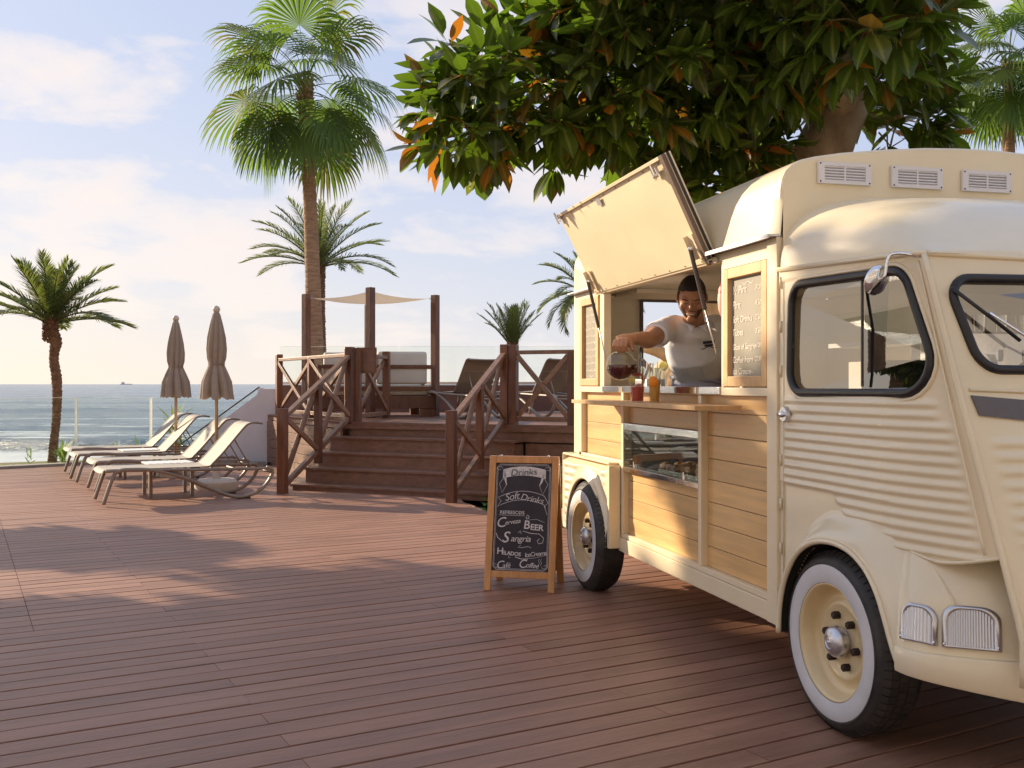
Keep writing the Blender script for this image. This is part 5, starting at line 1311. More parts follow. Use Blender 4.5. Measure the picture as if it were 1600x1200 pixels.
for p, d in clusters:
    nlv = rl.randint(7,10); a0 = rl.uniform(0,6.3); ax = d.orthogonal().normalized(); bx = d.cross(ax)
    for k in range(nlv):
        a = a0+k*2.399; sp = 0.35+1.0*(k/nlv)+rl.uniform(-.12,.12)
        dl = (d*cos(sp)+(ax*cos(a)+bx*sin(a))*sin(sp)+Vector((0,0,-0.40))*rl.uniform(-0.2,1.5)).normalized()
        q = p + d*(0.09*(1-k/nlv)) + dl*0.045
        up_ = Vector((0,0,1))-dl*dl.z; up_ = up_.normalized() if up_.length > 0.1 else d
        up_ = Matrix.Rotation(rl.uniform(-0.5,0.5),3,dl) @ up_
        # the upper side faces outwards from the twig
        if up_.dot(d) < -0.3 and rl.random() < 0.5: up_ = -up_
        y_ = up_.cross(dl).normalized(); M3 = Matrix((dl,y_,up_)).transposed().to_4x4(); sc = rl.uniform(0.72,1.12)
        leaves.append((Matrix.Translation(q-TB) @ M3 @ Matrix.Scale(sc,4), rl.randrange(9), rl.random(), q))
# nearest leaves inside the frame become parts of their own
def vis_key(q):
    if abs(q.x/q.y) > 0.50 or (q.z-1.35)/q.y > 0.375 or (q.z-1.35)/q.y < 0.12: return 1e3
    return q.y + 0.12*noise.noise(q*3)
leaves.sort(key=lambda l: vis_key(l[3]))
for M_, vi, tn, q in leaves[:296]:
    o = put('leaf', vmesh[vi], tree); o.matrix_basis = M_
V_ = []; F_ = []; RB = []; TN = []
for M_, vi, tn, q in leaves[296:]:
    v, f, r = variants[vi]; o = len(V_); V_ += [M_ @ x for x in v]; F_ += [tuple(i+o for i in ff) for ff in f]; RB += r; TN += [tn]*len(v)
o = put('foliage', raw_mesh('foliage', V_, F_, M_fleaf, {'rib': RB, 'tone': TN}), tree); o['kind'] = 'stuff'
# twigs linking leaf clusters, and pink leaf sheaths at the tips
m = MB(); m2 = MB()
for i, (p, d) in enumerate(clusters):
    if i % 2 == 0:
        q = p - d*0.32 + Vector((0.05,0.12,0.02)); m.tube([q-TB, p.lerp(q,0.4)-TB+Vector((0,0,0.02)), p+d*0.08-TB],[0.008,0.006,0.004],5)
    if i % 9 == 0:
        a = p+d*0.08-TB; e = (d+Vector((0,0,-0.6))).normalized(); m2.tube([a, a+e*0.07, a+e*0.15+Vector((0,0,-0.02))],[0.006,0.007,0.001],5)
m.build('twigs', M_petiole, tree)['kind'] = 'stuff'
m2.build('bud_sheaths', mat('bud_sheath',(0.50,0.16,0.09),0.5), tree)['kind'] = 'stuff'
# ---------------------------------------------------------------- spiky plants by the sea, garden bed by the stair
def spiky(loc, r, n, seed, label, up=0.7):
    rr = random.Random(seed); t = thing('spiky_plant', label, 'plant', loc, 0, 'spiky plants by the sea')
    for i in range(n):
        az = i*2.399+rr.uniform(-.3,.3); el = radians(rr.uniform(15,80)); d = Vector((cos(az)*cos(el),sin(az)*cos(el),sin(el))); s_ = Vector((-sin(az),cos(az),0)); L_ = r*rr.uniform(0.7,1.1)
        w = 0.018*(r/0.3); p = Vector((rr.uniform(-.05,.05)*r*3,rr.uniform(-.05,.05)*r*3,rr.uniform(0,r*up)))
        me = bpy.data.meshes.new('leaf'); me.from_pydata([tuple(p-s_*w*0.5),tuple(p+s_*w*0.5),tuple(p+d*L_*0.5+s_*w),tuple(p+d*L_*0.5-s_*w),tuple(p+d*L_+Vector((0,0,-0.05*r)))],[],[(0,1,2,3),(3,2,4)]); me.materials.append(M_succ)
        put('leaf', me, t)
    return t
spiky((-7.55,16.75,-0.03),0.36,26,1,'spiky green plant right beside the foot of the small palm')
spiky((-8.25,17.0,-0.03),0.22,9,2,'tiny spiky plant to the left of the small palm')
spiky((-5.95,17.6,-0.05),0.42,38,3,'taller spiky green bush behind the lounger heads',1.9)
for i,(x,h) in enumerate(((-6.9,0.18),(-6.55,0.22),(-6.35,0.16),(-7.0,0.14))): spiky((x,17.5,0.02),h+0.08,12,10+i,['low spiky tuft peeping over the farthest lounger, first from the left','low spiky tuft over the farthest lounger, third from the left','low spiky tuft over the farthest lounger, nearest the fence post','smallest spiky tuft over the farthest lounger, beside the palm plant'][i])
def rock(loc, s, seed, label):
    rr = random.Random(seed); bm = bmesh.new(); bmesh.ops.create_icosphere(bm, subdivisions=4, radius=1)
    for v in bm.verts:
        n_ = v.co.normalized(); k = 1+0.35*noise.noise(n_*1.3+Vector((seed,0,0)))+0.12*noise.noise(n_*4+Vector((0,seed,0)))+0.05*noise.noise(n_*11)
        f_ = max(abs(n_.x),abs(n_.y),abs(n_.z)); v.co = n_*k*(0.75+0.25/f_)*0.9; v.co.x *= s[0]; v.co.y *= s[1]; v.co.z *= s[2]
    me = bpy.data.meshes.new('rock'); bm.to_mesh(me); bm.free(); me.materials.append(M_rock)
    for p in me.polygons: p.use_smooth = True
    o = put('rock', me); o.location = loc; return tag(o, label, 'rock', 'rocks in the bed by the stair')
rock((0.40,10.3,0.42),(0.19,0.15,0.11),3,'brown rock just above the top edge of the drinks board')
rock((0.46,10.2,0.20),(0.34,0.22,0.20),11,'wide brown rock under the leafy shrub behind the drinks board')
rock((0.60,9.45,0.00),(0.20,0.18,0.20),5,'dark brown rock between the drinks board and the rear wheel')
rock((0.05,10.9,-0.02),(0.22,0.2,0.15),8,'low rock beside the end of the stair')
sh_ = thing('broad_leaf_shrub', 'bright green broad leaved plant between the drinks board and the truck', 'shrub', (0.62,10.0,-0.1)); rr = random.Random(5)
gl = [(0.60,9.9,0.52,0.30,-0.5,0.5),(0.78,9.7,0.35,0.32,0.3,0.2),(0.56,9.5,0.10,0.26,-0.2,-0.2),(0.72,9.3,-0.02,0.28,0.5,0.1),(0.62,9.3,0.02,0.26,-0.6,0.2),(0.80,9.9,0.5,0.3,0.9,0.3),(0.66,9.75,0.22,0.24,0.1,0.6)]
for i in range(26):
    x,y,z,L_,a,e = gl[i%7]; x += rr.uniform(-.12,.12); y += rr.uniform(-.1,.25); z += rr.uniform(-.10,.12)
    v, f, r = leaf_geo(L_*1.05, L_*0.85, 0.25, 0.15, 7)
    o = put('leaf', raw_mesh('leaf', v, f, M_shrub, {'rib':[q*0.9 for q in r],'tone':[0.0]*len(v)}), sh_); o.location = Vector((x,y,z))-Vector((0.62,10.0,-0.1)); o.rotation_euler = (rr.uniform(-0.9,0.5)+0.9, rr.uniform(-0.5,0.9), rr.uniform(0,6.28))
sh2 = thing('leafy_ground_plant', 'dark green low plant under the end of the stair', 'plant', (-0.1,11.1,-0.15))
for i in range(16):
    v, f, r = leaf_geo(0.24, 0.12, 0.3, 0.2, 5); o = put('leaf', raw_mesh('leaf', v, f, M_shrub, {'rib':r,'tone':[0.0]*len(v)}), sh2); o.location = (rr.uniform(-.25,.3),rr.uniform(-.2,.2),rr.uniform(0,.15)); o.rotation_euler = (rr.uniform(-.4,.4),rr.uniform(-0.9,-0.1),rr.uniform(0,6.28))
# ---------------------------------------------------------------- trees outside the picture on the left whose shade reaches the deck
def shade_tree(label, base, blobs_, seed, n, h):
    rr = random.Random(seed); B = Vector(base); t = thing('shade_tree', label, 'tree', base)
    trunk_mesh([Vector((0,0,-0.2)),Vector((0.1,0,h*0.4)),Vector((0,0.1,h*0.8)),Vector((0,0,h))],[0.2,0.16,0.14,0.1],seed).build('trunk', M_fbark, t)
    V2 = []; F2 = []; TN2 = []; RB2 = []
    for i in range(n):
        b = blobs_[rr.randrange(len(blobs_))]; d = Vector((rr.gauss(0,1),rr.gauss(0,1),rr.gauss(0,1))).normalized()*rr.random()**0.4
        p = Vector((b[0]+d.x*b[3], b[1]+d.y*b[4], b[2]+d.z*b[5]))-B
        v, f, r = variants[rr.randrange(9)]; M_ = Matrix.Translation(p) @ Matrix.Rotation(rr.uniform(0,6.3),4,'Z') @ Matrix.Rotation(rr.uniform(-0.3,1.3),4,'Y') @ Matrix.Rotation(rr.uniform(-1,1),4,'X') @ Matrix.Scale(1.5,4)
        o = len(V2); V2 += [M_ @ x for x in v]; F2 += [tuple(j+o for j in ff) for ff in f]; RB2 += r; TN2 += [rr.random()]*len(v)
    put('foliage', raw_mesh('foliage', V2, F2, M_fleaf, {'rib':RB2,'tone':TN2}), t)['kind'] = 'stuff'
    return t

hA = Vector((-0.829,0.559,0)); pA = Vector((0.559,0.829,0))
def crown(specs):      # (a, b, D, ra, rb): across the sun's direction, height where the shade line starts, distance along it
    out = []
    for a, b, D, ra, rb in specs:
        c = pA*a + hA*D; out.append((c.x, c.y, b+0.354*D, ra, ra, rb))
    return out
def base_of(a, D): c = pA*a + hA*D; return (c.x, c.y, -0.3)
shade_tree('broad shade tree outside the picture on the left, nearer the camera', base_of(2.9,15.5), crown([(2.6,-0.9,15,1.35,1.25),(1.6,-1.2,15.5,1.2,1.0),(3.7,-0.2,14.8,0.95,1.0),(3.0,0.9,15,1.3,0.9),(3.5,1.15,15.5,0.5,0.5),(3.3,-1.35,15.5,0.6,0.5)]), 1, 5200, 6.0)
shade_tree('broad shade tree outside the picture on the left, nearer the sea', base_of(4.7,17.5), crown([(4.75,-1.25,17,0.75,0.50),(5.4,-1.15,17.2,0.55,0.40),(4.95,-2.55,17,0.75,0.42),(4.5,-0.75,17.5,0.6,0.35),(4.75,0.30,17,0.42,0.35),(4.0,-2.9,16.8,0.6,0.3)]), 2, 3000, 6.4)
# ================================================================ CHALKBOARD
def text_mesh(s, size, shear=0.0, off=0.0, space=1.0, mt=None, name='lettering', depth=0.0008):
    cu = bpy.data.curves.new('txt','FONT'); cu.body = s; cu.size = size; cu.shear = shear; cu.offset = off; cu.extrude = depth; cu.space_character = space
    cu.align_x = 'LEFT'; cu.resolution_u = 3
    o = bpy.data.objects.new('txt', cu); COL.objects.link(o); dg = bpy.context.evaluated_depsgraph_get(); dg.update()
    me = bpy.data.meshes.new_from_object(o.evaluated_get(dg)); bpy.data.objects.remove(o); bpy.data.curves.remove(cu)
    me.name = name; me.materials.clear(); me.materials.append(mt or M_chalk); return me
cb = thing('a_frame_board', 'chalkboard A-frame listing drinks in front of the rear wheel', 'chalkboard', (0.045,6.47,0), radians(-12.5))
TL = Matrix.Rotation(radians(-11.5),4,'X')       # front panel leans back
def panel_leg(x0, x1, z0, z1, M_, nm, m=M_easel, y0=-0.012, y1=0.012): return MB().box(x0,x1,y0,y1,z0,z1,M=M_).build(nm, m, cb, bevel=0.004)
for sgn, M_ in ((1, TL), (-1, Matrix.Translation((0,0.36,0)) @ Matrix.Rotation(radians(11.5),4,'X'))):
    panel_leg(-0.235,-0.190,0,0.885,M_,'leg'); panel_leg(0.190,0.235,0,0.885,M_,'leg')
    panel_leg(-0.1895,0.1895,0.838,0.885,M_,'top_bar'); panel_leg(-0.1895,0.1895,0.085,0.130,M_,'bottom_bar')
bd = MB().box(-0.189,0.189,-0.002,0.006,0.1305,0.8375,M=TL).build('slate', M_slate, cb)
MB().box(-0.189,0.189,-0.004,0.004,0.1305,0.8375,M=Matrix.Translation((0,0.36,0)) @ Matrix.Rotation(radians(11.5),4,'X')).build('slate', M_slate, cb)
for x in (-0.16,0.16): MB().tube([(x,0.165,0.868),(x,0.20,0.868)],0.009,8).build('hinge', M_alu, cb)
def BP(u, v, o=0.0045): return TL @ Vector((u, -o, v))     # u across, v up the panel
def stroke(pts, w, name='chalk_line', mt=None, par=None, closed=False, o=0.0032, map_=BP):
    m = MB(); pts = [Vector((p[0],p[1],0)) for p in pts]; n = len(pts)
    if closed: pts = pts+[pts[0]]; n += 1
    vs = []
    for i, p in enumerate(pts):
        d = (pts[min(i+1,n-1)]-pts[max(i-1,0)]); d = d.normalized() if d.length > 1e-9 else Vector((1,0,0)); q = Vector((-d.y,d.x,0))*w/2
        vs += [map_((p+q).x,(p+q).y,o), map_((p-q).x,(p-q).y,o)]
    m.add(vs,[(2*i,2*i+1,2*i+3,2*i+2) for i in range(n-1)]); return m.build(name, mt or M_chalk, par or bd)
def fill(poly, name, mt, par=None, o=0.003, map_=BP):
    m = MB(); n = len(poly)//2      # strip between first half and reversed second half
    vs = [map_(x,y,o) for x,y in poly]
    m.add(vs,[(i,i+1,2*n-2-i,2*n-1-i) for i in range(n-1)]); return m.build(name, mt, par or bd)
def word(s, u, v, size, rot=0, shear=0.0, off=0.0, space=1.0, mt=None, par=None, M0=None, o=0.004, arcr=None):
    me = text_mesh(s, size, shear, off, space, mt); ob = put('lettering', me, par or bd)
    base = M0 or TL
    ob.matrix_basis = base @ Matrix.Translation((u,-o,v)) @ Matrix.Rotation(pi/2,4,'X') @ Matrix.Rotation(radians(rot),4,'Z') @ Matrix.Scale(1.14 if size < 0.06 else 1.08,4,(1,0,0)) @ Matrix.Scale(1.08,4,(0,1,0)); return ob
def border(g, w, ch):
    a, b, c, d = -0.189+g, 0.189-g, 0.1305+g, 0.8375-g
    return stroke([(a+ch,c),(b-ch,c),(b,c+ch),(b,d-ch),(b-ch,d),(a+ch,d),(a,d-ch),(a,c+ch)], w, 'border_line', closed=True)
border(0.007,0.0028,0.022); border(0.014,0.0016,0.022)
for sx in (-1,1):
    for sz, zc in ((1,0.80),(-1,0.165)): stroke([(sx*(0.165-0.022*cos(t)*(1-t/9)), zc+sz*0.018*sin(t)*(1-t/9)) for t in fr(0,6,18)], 0.0018, 'flourish')
# grey ribbon with dark word
def rib_arc(x0,x1,zb,h,t_,n=16): 
    up_ = [(x0+(x1-x0)*i/n, zb+h*(1-(2*i/n-1)**2)+t_) for i in range(n+1)]; dn = [(x0+(x1-x0)*i/n, zb+h*(1-(2*i/n-1)**2)) for i in range(n+1)]
    return up_ + dn[::-1], up_, dn
poly, up_, dn = rib_arc(-0.140,0.150,0.735,0.022,0.060); fill(poly,'ribbon',M_chalk)
fill([(-0.140,0.795),(-0.118,0.760),(-0.112,0.685),(-0.132,0.735)][:4],'ribbon',M_chalk); fill([(0.150,0.795),(0.128,0.76),(0.108,0.685),(0.130,0.715)],'ribbon',M_chalk)
stroke([(-0.135,0.735),(-0.162,0.700),(-0.142,0.640),(-0.110,0.700)],0.0025,'ribbon_tail'); stroke([(0.145,0.735),(0.166,0.70),(0.134,0.632),(0.108,0.70)],0.0025,'ribbon_tail')
word('Drinks',-0.088,0.752,0.058,4,0.12,-0.0006,mt=M_ink,o=0.0062)
poly, u2, d2 = rib_arc(-0.135,0.145,0.565,0.030,0.058)
stroke(u2,0.0028,'ribbon_line'); stroke(d2,0.0028,'ribbon_line')
stroke([(-0.135,0.623),(-0.168,0.608),(-0.145,0.585),(-0.170,0.545),(-0.135,0.565)],0.003,'ribbon_tail'); stroke([(0.145,0.623),(0.172,0.578),(0.150,0.560),(0.168,0.500),(0.145,0.565)],0.003,'ribbon_tail')
word('Soft',-0.118,0.585,0.062,10,0.25,-0.0004,0.92); word('Drinks',-0.018,0.598,0.055,-10,0.2,-0.0004,0.92)
word('REFRESCOS',-0.150,0.500,0.029,0,0,0.0002,0.98); stroke([(-0.155,0.493),(0.02,0.491)],0.0022,'underline')
word('C',-0.170,0.408,0.085,8,0.25); word('erveza',-0.112,0.428,0.039,9,0.3,0.0,0.9)
word('B',0.012,0.408,0.072,-3,0.05,0.001); word('EER',0.058,0.402,0.050,-4,0,0.001,0.95)
stroke([(0.035+0.014*cos(t)*(t/7), 0.480+0.014*sin(t)*(t/7)) for t in fr(0.8,8,22)],0.0032,'flourish'); stroke([(0.05,0.465),(0.10,0.470),(0.155,0.450)],0.0018,'flourish')
stroke([(0.01,0.392),(0.06,0.378),(0.12,0.375),(0.150,0.350),(0.145,0.318),(0.118,0.312),(0.108,0.330),(0.122,0.344)],0.0035,'flourish')
word('S',-0.130,0.314,0.095,0,0.25,0.0004); word('angria',-0.070,0.322,0.054,0,0.25,0.0,0.92); stroke([(-0.17,0.375),(-0.158,0.345),(-0.128,0.322)],0.004,'flourish')
stroke([(0.0,0.300),(-0.02,0.286),(0.01,0.283),(0.05,0.292),(0.072,0.283)],0.0026,'flourish')
word('H',-0.160,0.238,0.056,-2,0.0,0.0006); word('ELADOS',-0.124,0.236,0.032,-4,0,0.0006,0.92); word('IceCreams',0.030,0.222,0.037,8,0.12,0.0,0.80); stroke([(0.02,0.212),(0.10,0.220),(0.172,0.240)],0.002,'underline')
word('C',-0.160,0.143,0.066,3,0.25); word('afé',-0.118,0.147,0.044,5,0.25,0.0,0.95)
word('C',-0.010,0.152,0.070,3,0.2); word('offee',0.036,0.158,0.043,-3,0.25,0.0,0.9); stroke([(-0.035,0.222),(0.0,0.212),(0.045,0.205),(0.05,0.214)],0.004,'flourish')
stroke([(0.128,0.215),(0.120,0.200),(0.130,0.190),(0.122,0.172)],0.002,'steam'); stroke([(0.142,0.215),(0.134,0.200),(0.144,0.190),(0.136,0.172)],0.002,'steam')
stroke([(-0.075,0.232),(-0.08,0.215),(-0.065,0.215)],0.002,'flourish'); stroke([(-0.02,0.488),(-0.018,0.505),(-0.008,0.515)],0.002,'flourish'); stroke([(-0.02,0.378),(-0.005,0.392),(0.0,0.372)],0.003,'flourish')
# lettering on the right menu board of the truck (its own plane faces outwards, -x)
MBm = Matrix(((0,1,0,0.018),(-1,0,0,0),(0,0,1,0),(0,0,0,1)))   # u -> -y, normal -> -x
def MP(y, z, o=0.0): return Vector((0.0175-o*0.5, y, z))
def mword(s, y, z, size, shear=0.1, par=None, off=0.0):
    me = text_mesh(s, size, shear, off, 0.95, M_chalk2); ob = put('lettering', me, par or mbR)
    ob.matrix_basis = Matrix(((0,0,-1,0.0168),(-1,0,0,y),(0,1,0,z),(0,0,0,1))); return ob
for s_, pr, z, big in (('½ Pint',"3'00€",1.775,0.055),('Pint',"4'50€",1.705,0.055),('Soft Drinks',"2'50€",1.640,0.045),('Tubes',"3'50€",1.578,0.046),('Glass of Sangria',"6'00€",1.512,0.038),('Coffee from',"2'00€",1.450,0.043),('Ice Creams','',1.395,0.043)):
    mword(s_, 0.905, z, big)
    if pr: mword(pr, 0.68, z+0.004, 0.034)
def mstroke(pts, w, par): return stroke([(a,b) for a,b in pts], w, 'chalk_line', M_chalk2, par, map_=lambda y,z,o: Vector((0.0165,y,z)))
for y0,y1,z0,z1,pr in ((0.590,0.912,1.385,1.852,mbR),(2.885,3.170,1.385,1.892,mbL)):
    c_ = 0.02; P4 = [(y0+c_,z0),(y1-c_,z0),(y1,z0+c_),(y1,z1-c_),(y1-c_,z1),(y0+c_,z1),(y0,z1-c_),(y0,z0+c_),(y0+c_,z0)]; mstroke(P4,0.0035,pr)
    mstroke([((y0+y1)/2+0.05*cos(t),z1-0.025-0.012*abs(sin(t*2))) for t in fr(0,pi,12)],0.003,pr); mstroke([((y0+y1)/2+0.05*cos(t),z0+0.012+0.010*abs(sin(t*2))) for t in fr(0,pi,12)],0.003,pr)
rs = random.Random(8)
for k in range(9):      # faint, unreadable chalk writing on the far menu board
    z = 1.82-k*0.047; pts = [(3.15-0.25*i/40*(0.8+0.2*rs.random()), z+0.014*sin(i*1.9+k)*rs.uniform(0.3,1)) for i in range(41)]; mstroke(pts,0.0028,mbL)
# ================================================================ DRINKS, JUG, COUNTER THINGS
def on(px, py, Y): return Vector(((px-800)/1556*Y, Y, 1.35-(py-600)/1556*Y))
def cup(label, loc, r0, r1, h, liq, lm, cat='drink'):
    t = thing('drink_cup', label, cat, loc)
    MB().lathe([(0.0,0.0015),(r0-0.002,0.0015),(r0,0.003),(r1,h),(r1+0.0015,h+0.001),(r1-0.001,h-0.001),(r0-0.0025,0.004),(0,0.004)],28,close=True).build('cup', M_cup, t, smooth=True)
    k = liq/h; rl_ = r0+(r1-r0)*k
    MB().lathe([(0,0.0045),(r0-0.003,0.0045),(rl_-0.002,liq),(0,liq)],28,close=True).build('drink', lm, t, autos=0.6)
    return t
rc_ = cup('plastic cup of red sangria being filled on the wooden shelf', on(996,628,5.53).xy.to_3d()+Vector((0,0,1.2505)), 0.034, 0.043, 0.118, 0.082, M_red)
rr = random.Random(3)
for i in range(9):
    a = rr.uniform(0,6.3); q = rr.uniform(0.008,0.022)
    MB().box(-0.011,0.011,-0.011,0.011,-0.009,0.009,M=Matrix.Translation((q*cos(a),q*sin(a),0.078+rr.uniform(0,0.012))) @ Matrix.Rotation(rr.uniform(0,3),4,'X') @ Matrix.Rotation(rr.uniform(0,3),4,'Z')).build('ice_cube', mat('ice',(0.8,0.35,0.35),0.1) if i == 0 else MATS['ice'], rc_, bevel=0.002)
m = MB(); m.lathe([(0,0),(0.020,0),(0.020,0.005),(0,0.005)],16,Matrix.Translation((-0.032,-0.004,0.122)) @ Matrix.Rotation(pi/2,4,'X')); m.build('lemon_slice', M_lemon, rc_)
MB().tube([(0.012,0.0,0.05),(0.075,0.0,0.215)],0.0038,8).build('straw', M_paperstraw, rc_, smooth=True)
MB().tube([(0.006,0.01,0.05),(0.064,0.01,0.20)],0.0038,8).build('straw', M_paperstraw, rc_, smooth=True)
oc = cup('tall plastic cup of orange juice with an orange slice and straw on the shelf', on(1023,630,5.36).xy.to_3d()+Vector((0,0,1.2505)), 0.026, 0.033, 0.128, 0.116, M_orange)
m = MB(); m.lathe([(0,-0.003),(0.024,-0.003),(0.025,0),(0.024,0.003),(0,0.003)],20,Matrix.Translation((-0.012,-0.030,0.112)) @ Matrix.Rotation(pi/2,4,'X') @ Matrix.Scale(1.2,4,(0,1,0))); m.build('orange_slice', M_ofruit, oc, smooth=True)
MB().tube([(0.012,0.0,0.06),(0.034,0.0,0.172)],0.0036,8).build('straw', M_paperstraw, oc, smooth=True)
# sangria jug held tilted over the cup
JC = on(970,571,5.54); jug = thing('glass_jug', 'round glass jug of dark sangria tilted and pouring into the cup', 'jug', JC)
JM = Matrix.Rotation(radians(97),4,'Y')       # axis +Z of the lathe points right, slightly down
JR = 0.083
prof = [(0.0,-JR*0.96),(0.035,-JR*0.93),(0.062,-0.056),(0.079,-0.028),(0.0835,0.0),(0.079,0.026),(0.066,0.050),(0.048,0.068),(0.040,0.080),(0.039,0.094),(0.044,0.108),(0.052,0.118)]
MB().lathe([(r,h) for r,h in prof],36,JM,close=True).build('jug_glass', M_glass, jug, smooth=True)
MB().tube([JM @ Vector((0.052*cos(a),0.052*sin(a),0.118)) for a in fr(0,2*pi,24)],0.003,6,cap=False).build('jug_rim', M_glass, jug, smooth=True)
MB().tube([JM @ Vector((0.041*cos(a),0.041*sin(a),0.082)) for a in fr(0,2*pi,24)],0.0025,6,cap=False).build('neck_ring', M_glass, jug, smooth=True)
MB().tube(spline([JM @ Vector(v) for v in ((-0.040,0,0.100),(-0.085,0,0.095),(-0.105,0,0.050),(-0.100,0,0.0),(-0.080,0,-0.03))],5),0.007,8).build('jug_handle', M_glass, jug, smooth=True)
# liquid: lower half of the jug body clipped at the surface
bm = bmesh.new(); me = MB().lathe([(max(0,r-0.003),h*0.97) for r,h in prof[:-2]],36,JM).mesh('sangria', M_sangria); bm.from_mesh(me)
bmesh.ops.remove_doubles(bm, verts=bm.verts, dist=1e-5)
res = bmesh.ops.bisect_plane(bm, geom=bm.verts[:]+bm.edges[:]+bm.faces[:], plane_co=(0,0,0.004), plane_no=(0,0,1), clear_outer=True)
bmesh.ops.holes_fill(bm, edges=[e for e in bm.edges if e.is_boundary], sides=0); bm.to_mesh(me); bm.free(); put('sangria', me, jug)
lip_ = JM @ Vector((0.044,0,0.119))
st_ = [lip_+Vector((-0.05,0,0.012)), lip_+Vector((0.0,0,0.006)), lip_+Vector((0.006,0,-0.02)), Vector((lip_.x+0.008,0,-0.07)), Vector((lip_.x+0.009,0,-0.135))]
MB().tube(spline(st_,4),[0.010]*4+[0.006]*5+[0.0042]*8,8).build('pouring_stream', liquid('stream_red',(0.45,0.02,0.02)), jug, smooth=True)
# things on the counter behind
bx = thing('straw_box', 'white box of glasses and straws on the steel counter by the left menu board', 'box', T(0.20,2.42,1.331), PH)
m = MB(); m.box(-0.06,0.06,-0.10,-0.095,0,0.05).box(-0.06,0.06,0.095,0.10,0,0.05).box(-0.06,-0.055,-0.095,0.095,0,0.05).box(0.055,0.06,-0.095,0.095,0,0.05).box(-0.055,0.055,-0.095,0.095,0,0.005); m.build('box', M_white, bx)
for i in range(7):
    x = -0.03+0.03*(i%3); y = -0.075+0.025*i; MB().tube([(x,y,0.006),(x+rr.uniform(-.02,.02),y+rr.uniform(-.02,.02),0.13+rr.uniform(0,0.03))],0.004,6).build('straw', M_white if i%2 else M_paperstraw, bx)
for i in range(3):
    t = thing('drinking_glass', ['clear glass standing behind the jug, first from the left','clear glass behind the jug, second from the left','clear glass with a lemon wedge behind the red cup'][i], 'glass', T(0.22,2.50-i*0.10,1.331), 0, 'glasses on the counter')
    MB().lathe([(0,0.002),(0.028,0.002),(0.033,0.12),(0.0345,0.12),(0.029,0.0),(0,0.0)],18,close=True).build('glass', M_glass, t, smooth=True)
    if i == 2: MB().lathe([(0,-0.004),(0.028,-0.004),(0.028,0.004),(0,0.004)],16,Matrix.Translation((0.02,-0.01,0.13)) @ Matrix.Rotation(pi/2,4,'X')).build('lemon_wedge', M_lemon, t)
# cup dispenser on a white pole by the right jamb
t = thing('cup_dispenser', 'rounded cream and red dispenser on a white pole inside the right jamb', 'dispenser', T(0.13,1.22,1.331), PH)
MB().tube([(0,0,0),(0,0,0.36)],0.011,10).build('pole', M_white, t, smooth=True)
MB().lathe([(0,-0.09),(0.022,-0.085),(0.034,-0.05),(0.038,0),(0.036,0.03)],18,Matrix.Translation((0,0,0.45)),close=True).build('shell', M_pink, t, smooth=True)
MB().lathe([(0.036,0.03),(0.034,0.055),(0.022,0.085),(0,0.09)],18,Matrix.Translation((0,0,0.45)),close=True).build('cap', M_redm, t, smooth=True)
# coffee machine seen through the windscreen
cm = thing('coffee_machine', 'steel coffee machine with cups on top seen through the windscreen', 'coffee machine', T(1.45,0.95,1.25), PH)
MB().box(-0.30,0.30,-0.18,0.18,0.0,0.36).build('body', M_steel, cm, bevel=0.01)
MB().box(-0.28,0.28,-0.186,-0.181,0.02,0.10).build('drip_panel', M_alu, cm)
for x in (-0.2,-0.05,0.10,0.24): 
    MB().lathe([(0,0),(0.024,0),(0.024,0.006),(0,0.008)],14,Matrix.Translation((x,-0.187,0.065)) @ Matrix.Rotation(pi/2,4,'X')).build('gauge', M_white, cm); MB().lathe([(0.03,0),(0.03,-0.05),(0.02,-0.06),(0,-0.06)],12,Matrix.Translation((x,-0.16,0.27))).build('brew_head', M_chrome, cm)
for i in range(8): MB().box(-0.27+0.072*i,-0.255+0.072*i,-0.19,-0.187,0.025,0.095).build('grille_bar', M_white, cm)
for i in range(4):
    q = thing('metal_cup', ['steel cup on the coffee machine, first from the left','steel cup on the coffee machine, second from the left','steel cup on the coffee machine, third from the left','steel cup on the coffee machine, rightmost'][i], 'cup', T(1.24+0.13*i,0.88,1.6105), PH, 'steel cups on the coffee machine')
    MB().lathe([(0,0),(0.032,0),(0.038,0.09),(0.036,0.09),(0.03,0.004),(0,0.004)],16,close=True).build('cup', M_steel, q, autos=0.6)
t = thing('red_canister', 'rounded red canister above the coffee machine behind the windscreen', 'canister', T(1.32,1.12,1.6105), PH)
MB().lathe([(0,0),(0.07,0.01),(0.085,0.08),(0.08,0.17),(0.04,0.22),(0,0.225)],20).build('canister', mat('dull_red',(0.42,0.09,0.06),0.5), t, smooth=True); MB().lathe([(0.03,0.221),(0.03,0.25),(0,0.255)],12).build('lid', M_redm, t, smooth=True)
tb(1.10,TW-0.06,0.72,1.22,0.36,1.249,'machine_counter',M_inner); tb(TW-0.35,TW-0.06,1.3,2.8,1.6,1.63,'wall_shelf',M_white)
tb(0.85,1.05,0.60,0.64,0.36,1.62,'cabinet_front',M_white); tb(0.70,1.09,0.641,1.0,0.36,1.46,'cabinet',M_inner)
